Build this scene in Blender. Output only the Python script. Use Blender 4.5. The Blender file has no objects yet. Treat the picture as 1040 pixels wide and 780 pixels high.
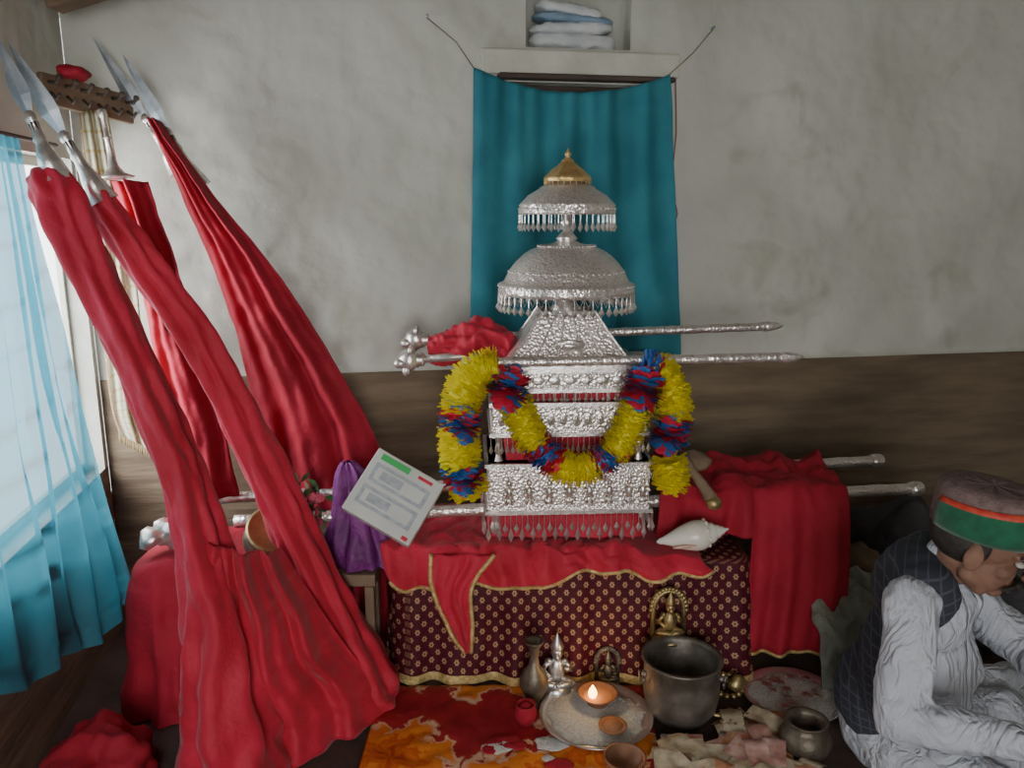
import bpy, math, random
from mathutils import Vector, Matrix, noise
random.seed(7)
V=Vector
def nz(x,y=0,z=0): return noise.noise(V((x,y,z)))
# ---------------------------------------------------------------- materials
def mat(name,c1,c2=None,rough=.6,metal=0,scale=8,bump=0,bscale=40,bdist=.01,transl=0,sheen=0,detail=4,emit=0,alpha=0,lo=.35,hi=.65,stretch=None):
    m=bpy.data.materials.new(name); m.use_nodes=True
    nt=m.node_tree; N=nt.nodes; L=nt.links
    b=N['Principled BSDF']; out=N['Material Output']
    b.inputs['Roughness'].default_value=rough; b.inputs['Metallic'].default_value=metal
    tc=N.new('ShaderNodeTexCoord'); src=tc.outputs['Object']
    if stretch:
        mp=N.new('ShaderNodeMapping'); mp.inputs['Scale'].default_value=stretch; L.new(src,mp.inputs[0]); src=mp.outputs[0]
    b.inputs['Base Color'].default_value=(*c1,1)
    if c2:
        n=N.new('ShaderNodeTexNoise'); n.inputs['Scale'].default_value=scale; n.inputs['Detail'].default_value=detail
        r=N.new('ShaderNodeValToRGB'); r.color_ramp.elements[0].position=lo; r.color_ramp.elements[1].position=hi
        r.color_ramp.elements[0].color=(*c1,1); r.color_ramp.elements[1].color=(*c2,1)
        L.new(src,n.inputs['Vector']); L.new(n.outputs['Fac'],r.inputs['Fac']); L.new(r.outputs['Color'],b.inputs['Base Color'])
    if bump:
        n2=N.new('ShaderNodeTexNoise'); n2.inputs['Scale'].default_value=bscale; n2.inputs['Detail'].default_value=5
        bp=N.new('ShaderNodeBump'); bp.inputs['Strength'].default_value=bump; bp.inputs['Distance'].default_value=bdist
        L.new(src,n2.inputs['Vector']); L.new(n2.outputs['Fac'],bp.inputs['Height']); L.new(bp.outputs['Normal'],b.inputs['Normal'])
    if sheen:
        b.inputs['Sheen Weight'].default_value=sheen
    if emit:
        b.inputs['Emission Color'].default_value=(*c1,1); b.inputs['Emission Strength'].default_value=emit
    if transl or alpha:
        last=b.outputs['BSDF']
        if transl:
            t=N.new('ShaderNodeBsdfTranslucent'); t.inputs['Color'].default_value=(*(c2 or c1),1)
            mx=N.new('ShaderNodeMixShader'); mx.inputs[0].default_value=transl
            L.new(last,mx.inputs[1]); L.new(t.outputs[0],mx.inputs[2]); last=mx.outputs[0]
        if alpha:
            t=N.new('ShaderNodeBsdfTransparent'); mx=N.new('ShaderNodeMixShader'); mx.inputs[0].default_value=alpha
            L.new(last,mx.inputs[1]); L.new(t.outputs[0],mx.inputs[2]); last=mx.outputs[0]
        L.new(last,out.inputs['Surface'])
    return m
def node_math(nt,op,a,b=None):
    n=nt.nodes.new('ShaderNodeMath'); n.operation=op
    for i,x in enumerate((a,b)):
        if x is None: continue
        if isinstance(x,(int,float)): n.inputs[i].default_value=x
        else: nt.links.new(x,n.inputs[i])
    return n.outputs[0]
def mixcol(nt,fac,a,b):
    n=nt.nodes.new('ShaderNodeMix'); n.data_type='RGBA'
    nt.links.new(fac,n.inputs[0])
    for i,x in ((6,a),(7,b)):
        if isinstance(x,tuple): n.inputs[i].default_value=(*x,1)
        else: nt.links.new(x,n.inputs[i])
    return n.outputs[2]

M={}
def plaster():
    m=bpy.data.materials.new('limewashed_mud_plaster'); m.use_nodes=True; nt=m.node_tree;N=nt.nodes;L=nt.links
    b=N['Principled BSDF']; b.inputs['Roughness'].default_value=.92
    tc=N.new('ShaderNodeTexCoord').outputs['Object']
    def ns(sc,det,dist=0):
        n=N.new('ShaderNodeTexNoise'); n.inputs['Scale'].default_value=sc; n.inputs['Detail'].default_value=det; n.inputs['Distortion'].default_value=dist; L.new(tc,n.inputs['Vector']); return n.outputs['Fac']
    def rmp(f,lo,hi):
        r=N.new('ShaderNodeValToRGB'); r.color_ramp.elements[0].position=lo; r.color_ramp.elements[1].position=hi; L.new(f,r.inputs['Fac']); return r.outputs['Color']
    c=mixcol(nt,rmp(ns(1.2,6,.4),.34,.66),(.45,.455,.395),(.58,.58,.52))
    c=mixcol(nt,rmp(ns(4.5,8,.8),.58,.78),c,(.41,.40,.33))
    c=mixcol(nt,rmp(ns(2.4,6,.3),.60,.78),c,(.63,.63,.58))
    L.new(c,b.inputs['Base Color'])
    h=node_math(nt,'ADD',node_math(nt,'MULTIPLY',ns(4.0,2),1.0),node_math(nt,'MULTIPLY',ns(14,5),.12))
    bp=N.new('ShaderNodeBump'); bp.inputs['Strength'].default_value=.8; bp.inputs['Distance'].default_value=.05
    L.new(h,bp.inputs['Height']); L.new(bp.outputs['Normal'],b.inputs['Normal']); return m
M['plaster']=plaster()
M['cream']=mat('cream_paint',(.50,.50,.42),(.62,.61,.53),.8,scale=6,bump=.4,bscale=25)
M['dado']=mat('mud_wood_dado',(.12,.085,.055),(.21,.155,.10),.85,scale=2.2,bump=.5,bscale=5,bdist=.02,stretch=(1,1,7))  # dark browns lifted in the colour to stand in for haze
M['wood']=mat('old_wood',(.15,.10,.065),(.25,.175,.115),.75,scale=5,bump=.4,bscale=30)
M['wood_d']=mat('dark_wood',(.05,.035,.028),(.09,.065,.05),.75,scale=5,bump=.4,bscale=30)
M['floor']=mat('dark_floor',(.05,.033,.028),(.10,.065,.052),.9,scale=5,bump=.3)
M['red']=mat('red_satin',(.46,.008,.03),(.60,.014,.05),.68,scale=5,bump=.6,bscale=22,bdist=.014,transl=.10,sheen=.15)
M['red_d']=mat('red_cotton',(.29,.005,.018),(.42,.010,.032),.8,scale=4,bump=.6,bscale=20,bdist=.016,transl=.05)
M['teal']=mat('teal_cotton',(.025,.19,.25),(.04,.26,.32),.85,scale=7,bump=.3,bscale=60,bdist=.005,transl=.15)
M['sheer']=mat('sheer_blue',(.02,.17,.25),(.05,.27,.36),.75,scale=6,transl=.30,alpha=.13)
M['gold']=mat('gold',(.75,.5,.2),(.9,.68,.32),.35,metal=.8,scale=60,bump=.3,bscale=150)
M['trimgold']=mat('gold_braid',(.50,.36,.12),(.75,.58,.28),.5,metal=.5,scale=80,bump=.5,bscale=200)
M['brass']=mat('brass',(.3,.22,.10),(.5,.38,.18),.42,metal=.8,scale=20,bump=.2,bscale=90)
M['brass_d']=mat('dark_brass',(.12,.10,.075),(.24,.2,.15),.5,metal=.7,scale=20,bump=.25,bscale=60)
M['potsteel']=mat('dull_pot_metal',(.13,.115,.095),(.27,.24,.21),.5,metal=.75,scale=14,bump=.2,bscale=50)
M['steel']=mat('steel',(.55,.55,.55),(.7,.7,.7),.32,metal=.85,scale=15)
M['iron']=mat('iron_blade',(.26,.30,.34),(.46,.50,.54),.42,metal=.6,scale=20)
M['rice']=mat('rice',(.50,.50,.47),(.68,.68,.65),.8,scale=120,bump=.8,bscale=260,bdist=.004)
M['shell']=mat('conch_shell',(.66,.63,.54),(.82,.80,.74),.25,scale=9)
M['shell_in']=mat('conch_lip',(.55,.36,.26),None,.3)
M['purple']=mat('purple_satin',(.12,.012,.12),(.21,.025,.21),.55,scale=9,bump=.8,bscale=20,bdist=.02)
M['white_box']=mat('white_box',(.55,.56,.54),(.64,.65,.61),.5,scale=9)
M['label']=mat('grey_label',(.34,.37,.41),(.46,.49,.52),.4,scale=60)
M['green']=mat('green_print',(.05,.45,.12),None,.5)
M['yellow']=mat('yellow_petals',(.92,.82,.015),(.98,.92,.05),.6,scale=60,transl=.45)
M['gred']=mat('red_petals',(.60,.015,.05),(.75,.04,.08),.6,scale=60,transl=.15)
M['gblue']=mat('blue_petals',(.03,.14,.45),(.05,.22,.6),.6,scale=60,transl=.15)
M['leaf']=mat('leaf',(.02,.07,.02),(.04,.13,.03),.6,scale=30)
M['pink']=mat('pink_flower',(.4,.03,.08),(.6,.1,.15),.6,scale=60)
def kurta():
    m=bpy.data.materials.new('white_cotton_kurta'); m.use_nodes=True; nt=m.node_tree;N=nt.nodes;L=nt.links
    b=N['Principled BSDF']; b.inputs['Roughness'].default_value=.95; b.inputs['Specular IOR Level'].default_value=.15
    tc=N.new('ShaderNodeTexCoord').outputs['Object']
    n=N.new('ShaderNodeTexNoise'); n.inputs['Scale'].default_value=6; L.new(tc,n.inputs['Vector'])
    L.new(mixcol(nt,n.outputs['Fac'],(.40,.42,.48),(.55,.57,.62)),b.inputs['Base Color'])
    mp=N.new('ShaderNodeMapping'); mp.inputs['Scale'].default_value=(9,9,4.5); mp.inputs['Rotation'].default_value=(.4,.5,.3); L.new(tc,mp.inputs[0])
    r1=N.new('ShaderNodeTexNoise'); r1.inputs['Scale'].default_value=1; r1.inputs['Detail'].default_value=3; r1.inputs['Distortion'].default_value=2.2; L.new(mp.outputs[0],r1.inputs['Vector'])
    ridge=node_math(nt,'ABSOLUTE',node_math(nt,'SUBTRACT',r1.outputs['Fac'],.5))
    r2=N.new('ShaderNodeTexNoise'); r2.inputs['Scale'].default_value=40; L.new(tc,r2.inputs['Vector'])
    h=node_math(nt,'ADD',node_math(nt,'MULTIPLY',ridge,2.2),node_math(nt,'MULTIPLY',r2.outputs['Fac'],.06))
    bp=N.new('ShaderNodeBump'); bp.inputs['Strength'].default_value=.75; bp.inputs['Distance'].default_value=.03
    L.new(h,bp.inputs['Height']); L.new(bp.outputs['Normal'],b.inputs['Normal']); return m
M['shirt']=kurta(); M['trouser']=M['shirt']
M['skin']=mat('skin',(.17,.085,.055),(.26,.135,.088),.68,scale=26,bump=.3,bscale=110,bdist=.004)
M['hair']=mat('hair',(.015,.012,.011),(.035,.028,.025),.6,scale=80,bump=.5,bscale=200)
M['eye']=mat('eye_white',(.5,.47,.43),None,.3)
M['capgreen']=mat('green_velvet',(.004,.075,.035),(.008,.12,.055),.85,scale=30,sheen=.3)
M['captop']=mat('brown_wool',(.13,.085,.08),(.2,.135,.125),.9,scale=60,bump=.4,bscale=150)
M['capred']=mat('red_braid',(.45,.02,.02),(.55,.07,.03),.6,scale=60)
M['sack']=mat('grey_cloth',(.22,.25,.21),(.36,.38,.32),.9,scale=5,bump=.9,bscale=12,bdist=.04)
M['darkcl']=mat('dark_cloth',(.03,.03,.035),(.07,.065,.07),.9,scale=5,bump=.8,bscale=12,bdist=.03)
M['clay']=mat('clay',(.35,.16,.08),(.45,.22,.12),.8,scale=20)
M['copper']=mat('copper',(.30,.15,.09),(.42,.22,.14),.5,metal=.6,scale=20)
M['flame']=mat('flame',(1.0,.50,.14),None,.5,emit=14)
M['note1']=mat('note_pink',(.40,.18,.15),(.70,.48,.42),.8,scale=26,detail=6)
M['note2']=mat('note_cream',(.40,.32,.20),(.70,.62,.46),.8,scale=26,detail=6)
M['note3']=mat('note_orange',(.48,.17,.07),(.68,.42,.27),.8,scale=26,detail=6)
M['coin']=mat('coin',(.4,.4,.38),(.6,.58,.55),.35,metal=.9,scale=30)
M['plastic']=mat('pale_plastic',(.50,.54,.56),(.66,.68,.68),.5,scale=8,bump=.6,bscale=12,bdist=.03)
M['bluebag']=mat('blue_fabric',(.14,.23,.33),(.24,.34,.44),.6,scale=8,bump=.6,bscale=14,bdist=.02)
M['thread']=mat('red_thread',(.25,.05,.06),None,.8)

def silver(name,c1,c2,vs,rough=.3):
    m=bpy.data.materials.new(name); m.use_nodes=True; nt=m.node_tree;N=nt.nodes;L=nt.links
    b=N['Principled BSDF']; b.inputs['Metallic'].default_value=.72; b.inputs['Roughness'].default_value=rough
    tc=N.new('ShaderNodeTexCoord'); vo=N.new('ShaderNodeTexVoronoi'); vo.inputs['Scale'].default_value=vs
    L.new(tc.outputs['Object'],vo.inputs['Vector'])
    n=N.new('ShaderNodeTexNoise'); n.inputs['Scale'].default_value=vs*.5; n.inputs['Detail'].default_value=5
    L.new(tc.outputs['Object'],n.inputs['Vector'])
    h=node_math(nt,'ADD',vo.outputs['Distance'],n.outputs['Fac'])
    bp=N.new('ShaderNodeBump'); bp.inputs['Strength'].default_value=.65; bp.inputs['Distance'].default_value=.0035
    L.new(h,bp.inputs['Height']); L.new(bp.outputs['Normal'],b.inputs['Normal'])
    r=N.new('ShaderNodeValToRGB'); r.color_ramp.elements[0].position=.35; r.color_ramp.elements[1].position=.95
    r.color_ramp.elements[0].color=(*c1,1); r.color_ramp.elements[1].color=(*c2,1)
    L.new(h,r.inputs['Fac']); L.new(r.outputs['Color'],b.inputs['Base Color'])
    return m
M['silver']=silver('embossed_silver',(.52,.46,.43),(.84,.78,.74),105)
M['silver_s']=mat('smooth_silver',(.62,.57,.54),(.82,.77,.73),.28,metal=.78,scale=50,bump=.3,bscale=160,bdist=.004)

def brocade():
    m=bpy.data.materials.new('maroon_brocade'); m.use_nodes=True; nt=m.node_tree;N=nt.nodes;L=nt.links
    b=N['Principled BSDF']; b.inputs['Roughness'].default_value=.6; b.inputs['Specular IOR Level'].default_value=.2
    uv=N.new('ShaderNodeTexCoord').outputs['UV']
    def dots(off,sc,rad,pet):
        mp=N.new('ShaderNodeMapping'); mp.inputs['Scale'].default_value=(sc,sc*.8,1); mp.inputs['Location'].default_value=(off,off,0); L.new(uv,mp.inputs[0])
        fr=N.new('ShaderNodeVectorMath'); fr.operation='FRACTION'; L.new(mp.outputs[0],fr.inputs[0])
        sp=N.new('ShaderNodeSeparateXYZ'); L.new(fr.outputs[0],sp.inputs[0])
        x=node_math(nt,'SUBTRACT',sp.outputs[0],.5); y=node_math(nt,'SUBTRACT',sp.outputs[1],.5)
        ang=node_math(nt,'ARCTAN2',y,x); c=node_math(nt,'COSINE',node_math(nt,'MULTIPLY',ang,6.0))
        d=node_math(nt,'SQRT',node_math(nt,'ADD',node_math(nt,'MULTIPLY',x,x),node_math(nt,'MULTIPLY',y,y)))
        lim=node_math(nt,'ADD',node_math(nt,'MULTIPLY',c,pet),rad)
        a=node_math(nt,'LESS_THAN',d,lim); ring=node_math(nt,'GREATER_THAN',d,.06)
        return node_math(nt,'MULTIPLY',a,ring)
    f=node_math(nt,'MAXIMUM',dots(0,24,.18,.03),dots(.5,24,.18,.03))
    n=N.new('ShaderNodeTexNoise'); n.inputs['Scale'].default_value=30
    base=mixcol(nt,n.outputs['Fac'],(.045,.004,.009),(.095,.008,.018))
    L.new(mixcol(nt,f,base,(.42,.24,.14)),b.inputs['Base Color'])
    L.new(node_math(nt,'MULTIPLY',f,.3),b.inputs['Metallic'])
    return m
M['brocade']=brocade()
def plaid(name,base,line,line2,sc,w=.12,coord='UV',transl=0,ax=1,rot=(0,0,0)):
    m=bpy.data.materials.new(name); m.use_nodes=True; nt=m.node_tree;N=nt.nodes;L=nt.links
    b=N['Principled BSDF']; b.inputs['Roughness'].default_value=.88
    tc=N.new('ShaderNodeTexCoord')
    mp=N.new('ShaderNodeMapping'); mp.inputs['Scale'].default_value=(sc,sc,sc); mp.inputs['Rotation'].default_value=rot; L.new(tc.outputs[coord],mp.inputs[0])
    fr=N.new('ShaderNodeVectorMath'); fr.operation='FRACTION'; L.new(mp.outputs[0],fr.inputs[0])
    sp=N.new('ShaderNodeSeparateXYZ'); L.new(fr.outputs[0],sp.inputs[0])
    a=node_math(nt,'LESS_THAN',sp.outputs[0],w); c=node_math(nt,'LESS_THAN',sp.outputs[ax],w)
    col=mixcol(nt,a,base,line); col=mixcol(nt,c,col,line2)
    L.new(col,b.inputs['Base Color'])
    if transl:
        t=N.new('ShaderNodeBsdfTranslucent'); L.new(col,t.inputs['Color']); mx=N.new('ShaderNodeMixShader'); mx.inputs[0].default_value=transl
        L.new(b.outputs[0],mx.inputs[1]);L.new(t.outputs[0],mx.inputs[2]);L.new(mx.outputs[0],N['Material Output'].inputs['Surface'])
    return m
M['plaid']=plaid('plaid_scarf_cloth',(.58,.56,.42),(.42,.26,.17),(.50,.40,.22),20,.16,transl=.4)
M['check']=plaid('navy_check_wool',(.028,.032,.045),(.065,.07,.09),(.07,.075,.095),40,.16,'Object',0,2,(0,.2,.5))
def floral():
    m=bpy.data.materials.new('floral_print'); m.use_nodes=True; nt=m.node_tree;N=nt.nodes;L=nt.links
    b=N['Principled BSDF']; b.inputs['Roughness'].default_value=.6
    tc=N.new('ShaderNodeTexCoord'); mp=N.new('ShaderNodeMapping'); mp.inputs['Scale'].default_value=(3.0,3.0,0); mp.inputs['Location'].default_value=(.60,.30,0); L.new(tc.outputs['Object'],mp.inputs[0])
    ns=N.new('ShaderNodeTexNoise'); ns.inputs['Scale'].default_value=4; ns.inputs['Detail'].default_value=5; L.new(mp.outputs[0],ns.inputs['Vector'])
    vo=N.new('ShaderNodeTexVoronoi'); vo.inputs['Scale'].default_value=1.0; L.new(mp.outputs[0],vo.inputs['Vector'])
    sub=N.new('ShaderNodeVectorMath'); sub.operation='SUBTRACT'; L.new(mp.outputs[0],sub.inputs[0]); L.new(vo.outputs['Position'],sub.inputs[1])
    sp=N.new('ShaderNodeSeparateXYZ'); L.new(sub.outputs[0],sp.inputs[0])
    ang=node_math(nt,'ARCTAN2',sp.outputs[1],sp.outputs[0])
    ang=node_math(nt,'ADD',ang,node_math(nt,'MULTIPLY',ns.outputs['Fac'],2.6))
    pet=node_math(nt,'MULTIPLY',node_math(nt,'ABSOLUTE',node_math(nt,'COSINE',node_math(nt,'MULTIPLY',ang,2.5))),.24)
    rr=node_math(nt,'SUBTRACT',vo.outputs['Distance'],pet)
    rr=node_math(nt,'ADD',rr,node_math(nt,'MULTIPLY',ns.outputs['Fac'],.24))
    r=N.new('ShaderNodeValToRGB'); e=r.color_ramp.elements
    e[0].position=.02; e[0].color=(.5,.06,.01,1); e[1].position=.68; e[1].color=(.32,.01,.02,1)
    for p_,c_ in((.14,(.72,.18,.02)),(.24,(.60,.09,.01)),(.30,(.78,.25,.03)),(.42,(.72,.20,.03)),(.49,(.70,.50,.34)),(.52,(.40,.02,.02))):
        x=e.new(p_); x.color=(*c_,1)
    L.new(rr,r.inputs['Fac']); L.new(r.outputs['Color'],b.inputs['Base Color']); return m
M['floral']=floral()

# ---------------------------------------------------------------- mesh builder
class MB:
    def __init__(s): s.v=[];s.f=[];s.mi=[];s.uv={}
    def add(s,vs,fs,m=0,uvs=None):
        o=len(s.v); s.v+= [tuple(v) for v in vs]
        for f in fs: s.f.append([o+i for i in f]); s.mi.append(m)
        if uvs:
            for i,u in enumerate(uvs): s.uv[o+i]=u
        return o
    def grid(s,fn,nu,nv,m=0,closeu=False,uvf=None,mf=None):
        vs=[];uvs=[]
        cu=nu if closeu else nu+1
        for j in range(nv+1):
            for i in range(cu):
                vs.append(fn(i/nu,j/nv)); uvs.append(uvf(i/nu,j/nv) if uvf else (i/nu,j/nv))
        fs=[];ms=[]
        for j in range(nv):
            for i in range(nu):
                a=j*cu+i; b=j*cu+(i+1)%cu; fs.append((a,b,b+cu,a+cu)); ms.append(mf((i+.5)/nu,(j+.5)/nv) if mf else m)
        o=len(s.v); s.add(vs,[],m,uvs)
        for f,mm in zip(fs,ms): s.f.append([o+i for i in f]); s.mi.append(mm)
    def box(s,c,size,R=None,m=0,taper=1):
        c=V(c);x,y,z=[a/2 for a in size]; vs=[]
        for sz in (-1,1):
            t=taper if sz>0 else 1
            for sx,sy in((-1,-1),(1,-1),(1,1),(-1,1)):
                p=V((sx*x*t,sy*y*t,sz*z)); vs.append(c+(R@p if R else p))
        s.add(vs,[(3,2,1,0),(4,5,6,7),(0,1,5,4),(1,2,6,5),(2,3,7,6),(3,0,4,7)],m)
    def lathe(s,prof,c=(0,0,0),R=None,seg=32,m=0,sx=1,sy=1,mod=None):
        c=V(c); vs=[]; n=len(prof)
        for k,(r,z) in enumerate(prof):
            for i in range(seg):
                a=2*math.pi*i/seg; rr=r*(mod(a,k/(n-1)) if mod else 1)
                p=V((rr*math.cos(a)*sx,rr*math.sin(a)*sy,z)); vs.append(c+(R@p if R else p))
        fs=[(k*seg+i,k*seg+(i+1)%seg,(k+1)*seg+(i+1)%seg,(k+1)*seg+i) for k in range(n-1) for i in range(seg)]
        if prof[0][0]>1e-4: fs.append(tuple(range(seg))[::-1])
        if prof[-1][0]>1e-4: fs.append(tuple((n-1)*seg+i for i in range(seg)))
        s.add(vs,fs,m)
    def ell(s,c,r,R=None,m=0,seg=16,rings=10,nzamp=0,nzs=10):
        c=V(c);vs=[]
        for k in range(rings+1):
            ph=math.pi*k/rings
            for i in range(seg):
                a=2*math.pi*i/seg
                d=V((math.sin(ph)*math.cos(a),math.sin(ph)*math.sin(a),math.cos(ph)))
                p=V((d.x*r[0],d.y*r[1],d.z*r[2]))
                if nzamp: p=p*(1+nzamp*noise.noise((c+p)*nzs)+nzamp*.5*noise.noise((c+p)*nzs*2.7))
                vs.append(c+(R@p if R else p))
        fs=[(k*seg+i,(k+1)*seg+i,(k+1)*seg+(i+1)%seg,k*seg+(i+1)%seg) for k in range(rings) for i in range(seg)]
        s.add(vs,fs,m)
    def tube(s,pts,rad,seg=10,m=0,mod=None,cap=True):
        pts=[V(p) for p in pts]; n=len(pts)
        if isinstance(rad,(int,float)): rad=[rad]*n
        t0=(pts[1]-pts[0]).normalized(); up=V((0,0,1)) if abs(t0.z)<.9 else V((0,1,0))
        x=t0.cross(up).normalized(); vs=[]
        for k in range(n):
            t=(pts[min(k+1,n-1)]-pts[max(k-1,0)]).normalized()
            x=(x-t*x.dot(t)).normalized(); y=t.cross(x)
            for i in range(seg):
                a=2*math.pi*i/seg; rr=rad[k]*(mod(k/(n-1),a) if mod else 1)
                vs.append(pts[k]+(x*math.cos(a)+y*math.sin(a))*rr)
        fs=[(k*seg+i,k*seg+(i+1)%seg,(k+1)*seg+(i+1)%seg,(k+1)*seg+i) for k in range(n-1) for i in range(seg)]
        if cap: fs.append(tuple(range(seg))[::-1]); fs.append(tuple((n-1)*seg+i for i in range(seg)))
        s.add(vs,fs,m)
    def caps(s,p0,r0,p1,r1,m=0,seg=14):
        s.tube([p0,V(p0).lerp(V(p1),.5),p1],[r0,(r0+r1)/2,r1],seg,m)
        s.ell(p0,(r0,)*3,None,m,seg,8); s.ell(p1,(r1,)*3,None,m,seg,8)
    def build(s,name,mats,parent=None,smooth=True,xf=None,solid=0,sub=0,bevel=0,remesh=0,smo=0):
        me=bpy.data.meshes.new(name); vs=s.v
        if xf: vs=[tuple(xf@V(v)) for v in vs]
        me.from_pydata(vs,[],s.f)
        for mm in mats: me.materials.append(M[mm])
        for p,i in zip(me.polygons,s.mi): p.material_index=min(i,len(mats)-1); p.use_smooth=smooth
        if s.uv:
            ul=me.uv_layers.new(name='UVMap')
            for lp in me.loops: ul.data[lp.index].uv=s.uv.get(lp.vertex_index,(0,0))
        me.update()
        o=bpy.data.objects.new(name,me); bpy.context.scene.collection.objects.link(o)
        if parent:
            o.parent=parent; o.matrix_parent_inverse=Matrix.Translation(-parent.location)
        if remesh:
            r=o.modifiers.new('r','REMESH'); r.mode='VOXEL'; r.voxel_size=remesh; r.use_smooth_shade=True
        if smo:
            r=o.modifiers.new('s','SMOOTH'); r.factor=.6; r.iterations=smo
        if solid:
            r=o.modifiers.new('so','SOLIDIFY'); r.thickness=solid; r.offset=0
        if bevel:
            r=o.modifiers.new('b','BEVEL'); r.width=bevel; r.segments=2; r.limit_method='ANGLE'
        if sub:
            r=o.modifiers.new('su','SUBSURF'); r.levels=sub; r.render_levels=sub
        return o
def empty(name,loc=(0,0,0)):
    e=bpy.data.objects.new(name,None); e.location=loc; e.empty_display_size=.1
    bpy.context.scene.collection.objects.link(e); return e
def cr(pts,n):
    pts=[V(p) for p in pts]; P=[pts[0]*2-pts[1]]+pts+[pts[-1]*2-pts[-2]]; out=[]; k=len(pts)-1
    for j in range(n+1):
        t=j/n*k; i=min(int(t),k-1); f=t-i; a,b,c,d=P[i:i+4]
        out.append(.5*((2*b)+(c-a)*f+(2*a-5*b+4*c-d)*f*f+(3*b-a-3*c+d)*f**3))
    return out
def crv(vals,n):
    return [p.x for p in cr([V((v,0,0)) for v in vals],n)]
def basis(f,up=V((0,0,1))):
    f=V(f).normalized(); r=f.cross(up).normalized(); u=r.cross(f); m=Matrix((r,f,u)).transposed(); return m
def zto(d):
    return V((0,0,1)).rotation_difference(V(d).normalized()).to_matrix()
def sheet(mb,L,R,nu,nv,nrm,amp,nf,m=0,seed=0,crump=.01,edge=None,env=True,bow=0):
    Ls=cr(L,nv);Rs=cr(R,nv); nrm=V(nrm).normalized()
    def fn(u,v):
        j=round(v*nv); p=Ls[j].lerp(Rs[j],u)
        g=math.sin(math.pi*u)**.5 if env and 0<u<1 else (0 if env else 1)
        ph=seed+1.8*nz(v*3+seed,seed)
        w=math.sin(2*math.pi*nf*u+ph)+.5*math.sin(2*math.pi*nf*1.9*u+2.1*ph+v*2)
        w*=.6+.6*nz(u*3,v*3,seed+5)+.3
        return p+nrm*(amp*w*g+crump*nz(p.x*9+seed,p.y*9,p.z*9)+crump*.6*nz(p.x*25,p.z*25,seed)+bow*math.sin(math.pi*u))
    ln=sum((Ls[i+1]-Ls[i]).length for i in range(nv)); wd=(Ls[nv//2]-Rs[nv//2]).length
    mb.grid(fn,nu,nv,m,uvf=lambda u,v:(u*wd,v*ln))
    if edge is not None:
        mb.tube([fn(0,j/nv) for j in range(nv+1)],.006,6,edge)
        mb.tube([fn(1,j/nv) for j in range(nv+1)],.006,6,edge)
def roll(mb,pts,rads,n=60,seg=40,m=0,seed=0,k=4,amp=.14,tw=5):
    P=cr(pts,n);Rr=crv(rads,n)
    def md(t,a):
        a2=a+.5*nz(t*5,seed); c,s_=math.cos(a)*1.3,math.sin(a)*1.3
        return 1+amp*math.sin(k*a2+tw*t+seed)*(.7+.8*nz(t*4,seed+3))+amp*.5*math.sin((k*2+1)*a2-tw*1.3*t+seed*2)+amp*1.1*nz(t*7+seed,c,s_)+amp*.9*nz(t*22+seed,c*2.2,s_*2.2)
    mb.tube(P,Rr,seg,m,mod=md)

# ---------------------------------------------------------------- room
def ceilz(x): return 2.14+.28*(x+1.48)
def wall(name,org,dr,nrm,s0,s1,holes,dado,ztop,disp=.03,mats=('plaster','dado'),step=.05,seed=0):
    org=V(org);dr=V(dr);nrm=V(nrm)
    S=[s0+i*(s1-s0)/int((s1-s0)/step) for i in range(int((s1-s0)/step)+1)]
    Z=[i*step for i in range(int(ztop/step)+2)]
    for h in holes: S+= [h[0],h[1]]; Z+=[h[2],h[3]]
    Z+= [dado,dado+.001]
    S=sorted(set(round(x,4) for x in S)); Z=sorted(set(round(x,4) for x in Z))
    mb=MB();vs=[]
    for z in Z:
        for s_ in S:
            p=org+dr*s_; zz=min(z,ceilz(p.x)+.02)
            d=disp*(nz(s_*1.6+seed,z*1.6)+.5*nz(s_*4,z*4,seed)) if z>dado else .014+.004*nz(s_*3,z*8)
            for h in holes:
                if h[0]-.01<=s_<=h[1]+.01 and h[2]-.01<=z<=h[3]+.01: d=0
            if s_<=S[0]+1e-4 : d=0
            q=p+nrm*d; vs.append((q.x,q.y,zz))
    n=len(S); o=mb.add(vs,[])
    for j in range(len(Z)-1):
        for i in range(n-1):
            cs=(S[i]+S[i+1])/2; cz=(Z[j]+Z[j+1])/2
            if any(h[0]<cs<h[1] and h[2]<cz<h[3] for h in holes): continue
            mb.f.append([o+j*n+i,o+j*n+i+1,o+(j+1)*n+i+1,o+(j+1)*n+i]); mb.mi.append(1 if cz<dado+.0005 else 0)
    for h in holes:
        dep=h[4]; c=[org+dr*h[a]+V((0,0,h[b])) for a,b in((0,2),(1,2),(1,3),(0,3))]
        k=[p-nrm*dep for p in c]
        fs=[(0,1,5,4),(1,2,6,5),(2,3,7,6),(3,0,4,7)]
        if h[5]: fs.append((4,5,6,7))
        mb.add(c+k,fs,0)
    return mb.build(name,mats)
a=math.atan(.17); ca,sa=math.cos(a),math.sin(a)
BD=V((ca,sa,0)); BN=V((sa,-ca,0)); BO=V((0,3.05,0))
def B(x,z,d=0): s=x/ca; return BO+BD*s+BN*d+V((0,0,z))
LD=V((sa,-ca,0)); LN=V((ca,sa,0)); LO=V((-1.48,2.8,0))
def Lw(t,z,d=0): return LO+LD*t+LN*d+V((0,0,z))
wall('wall_back',BO,BD,BN,-1.5,3.06,[(.05,.44,2.09,2.33,.16,True),(-.06,.56,1.05,1.97,.14,True)],.92,3.4)
wall('wall_left',LO,LD,LN,0,4.8,[(.04,1.25,.60,1.68,.08,False)],.60,2.4,disp=.015,seed=5)
wall('wall_right',(3.0,3.55,0),(0,-1,0),(-1,0,0),0,5.75,[],.92,3.4,seed=9,step=.15)
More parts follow.
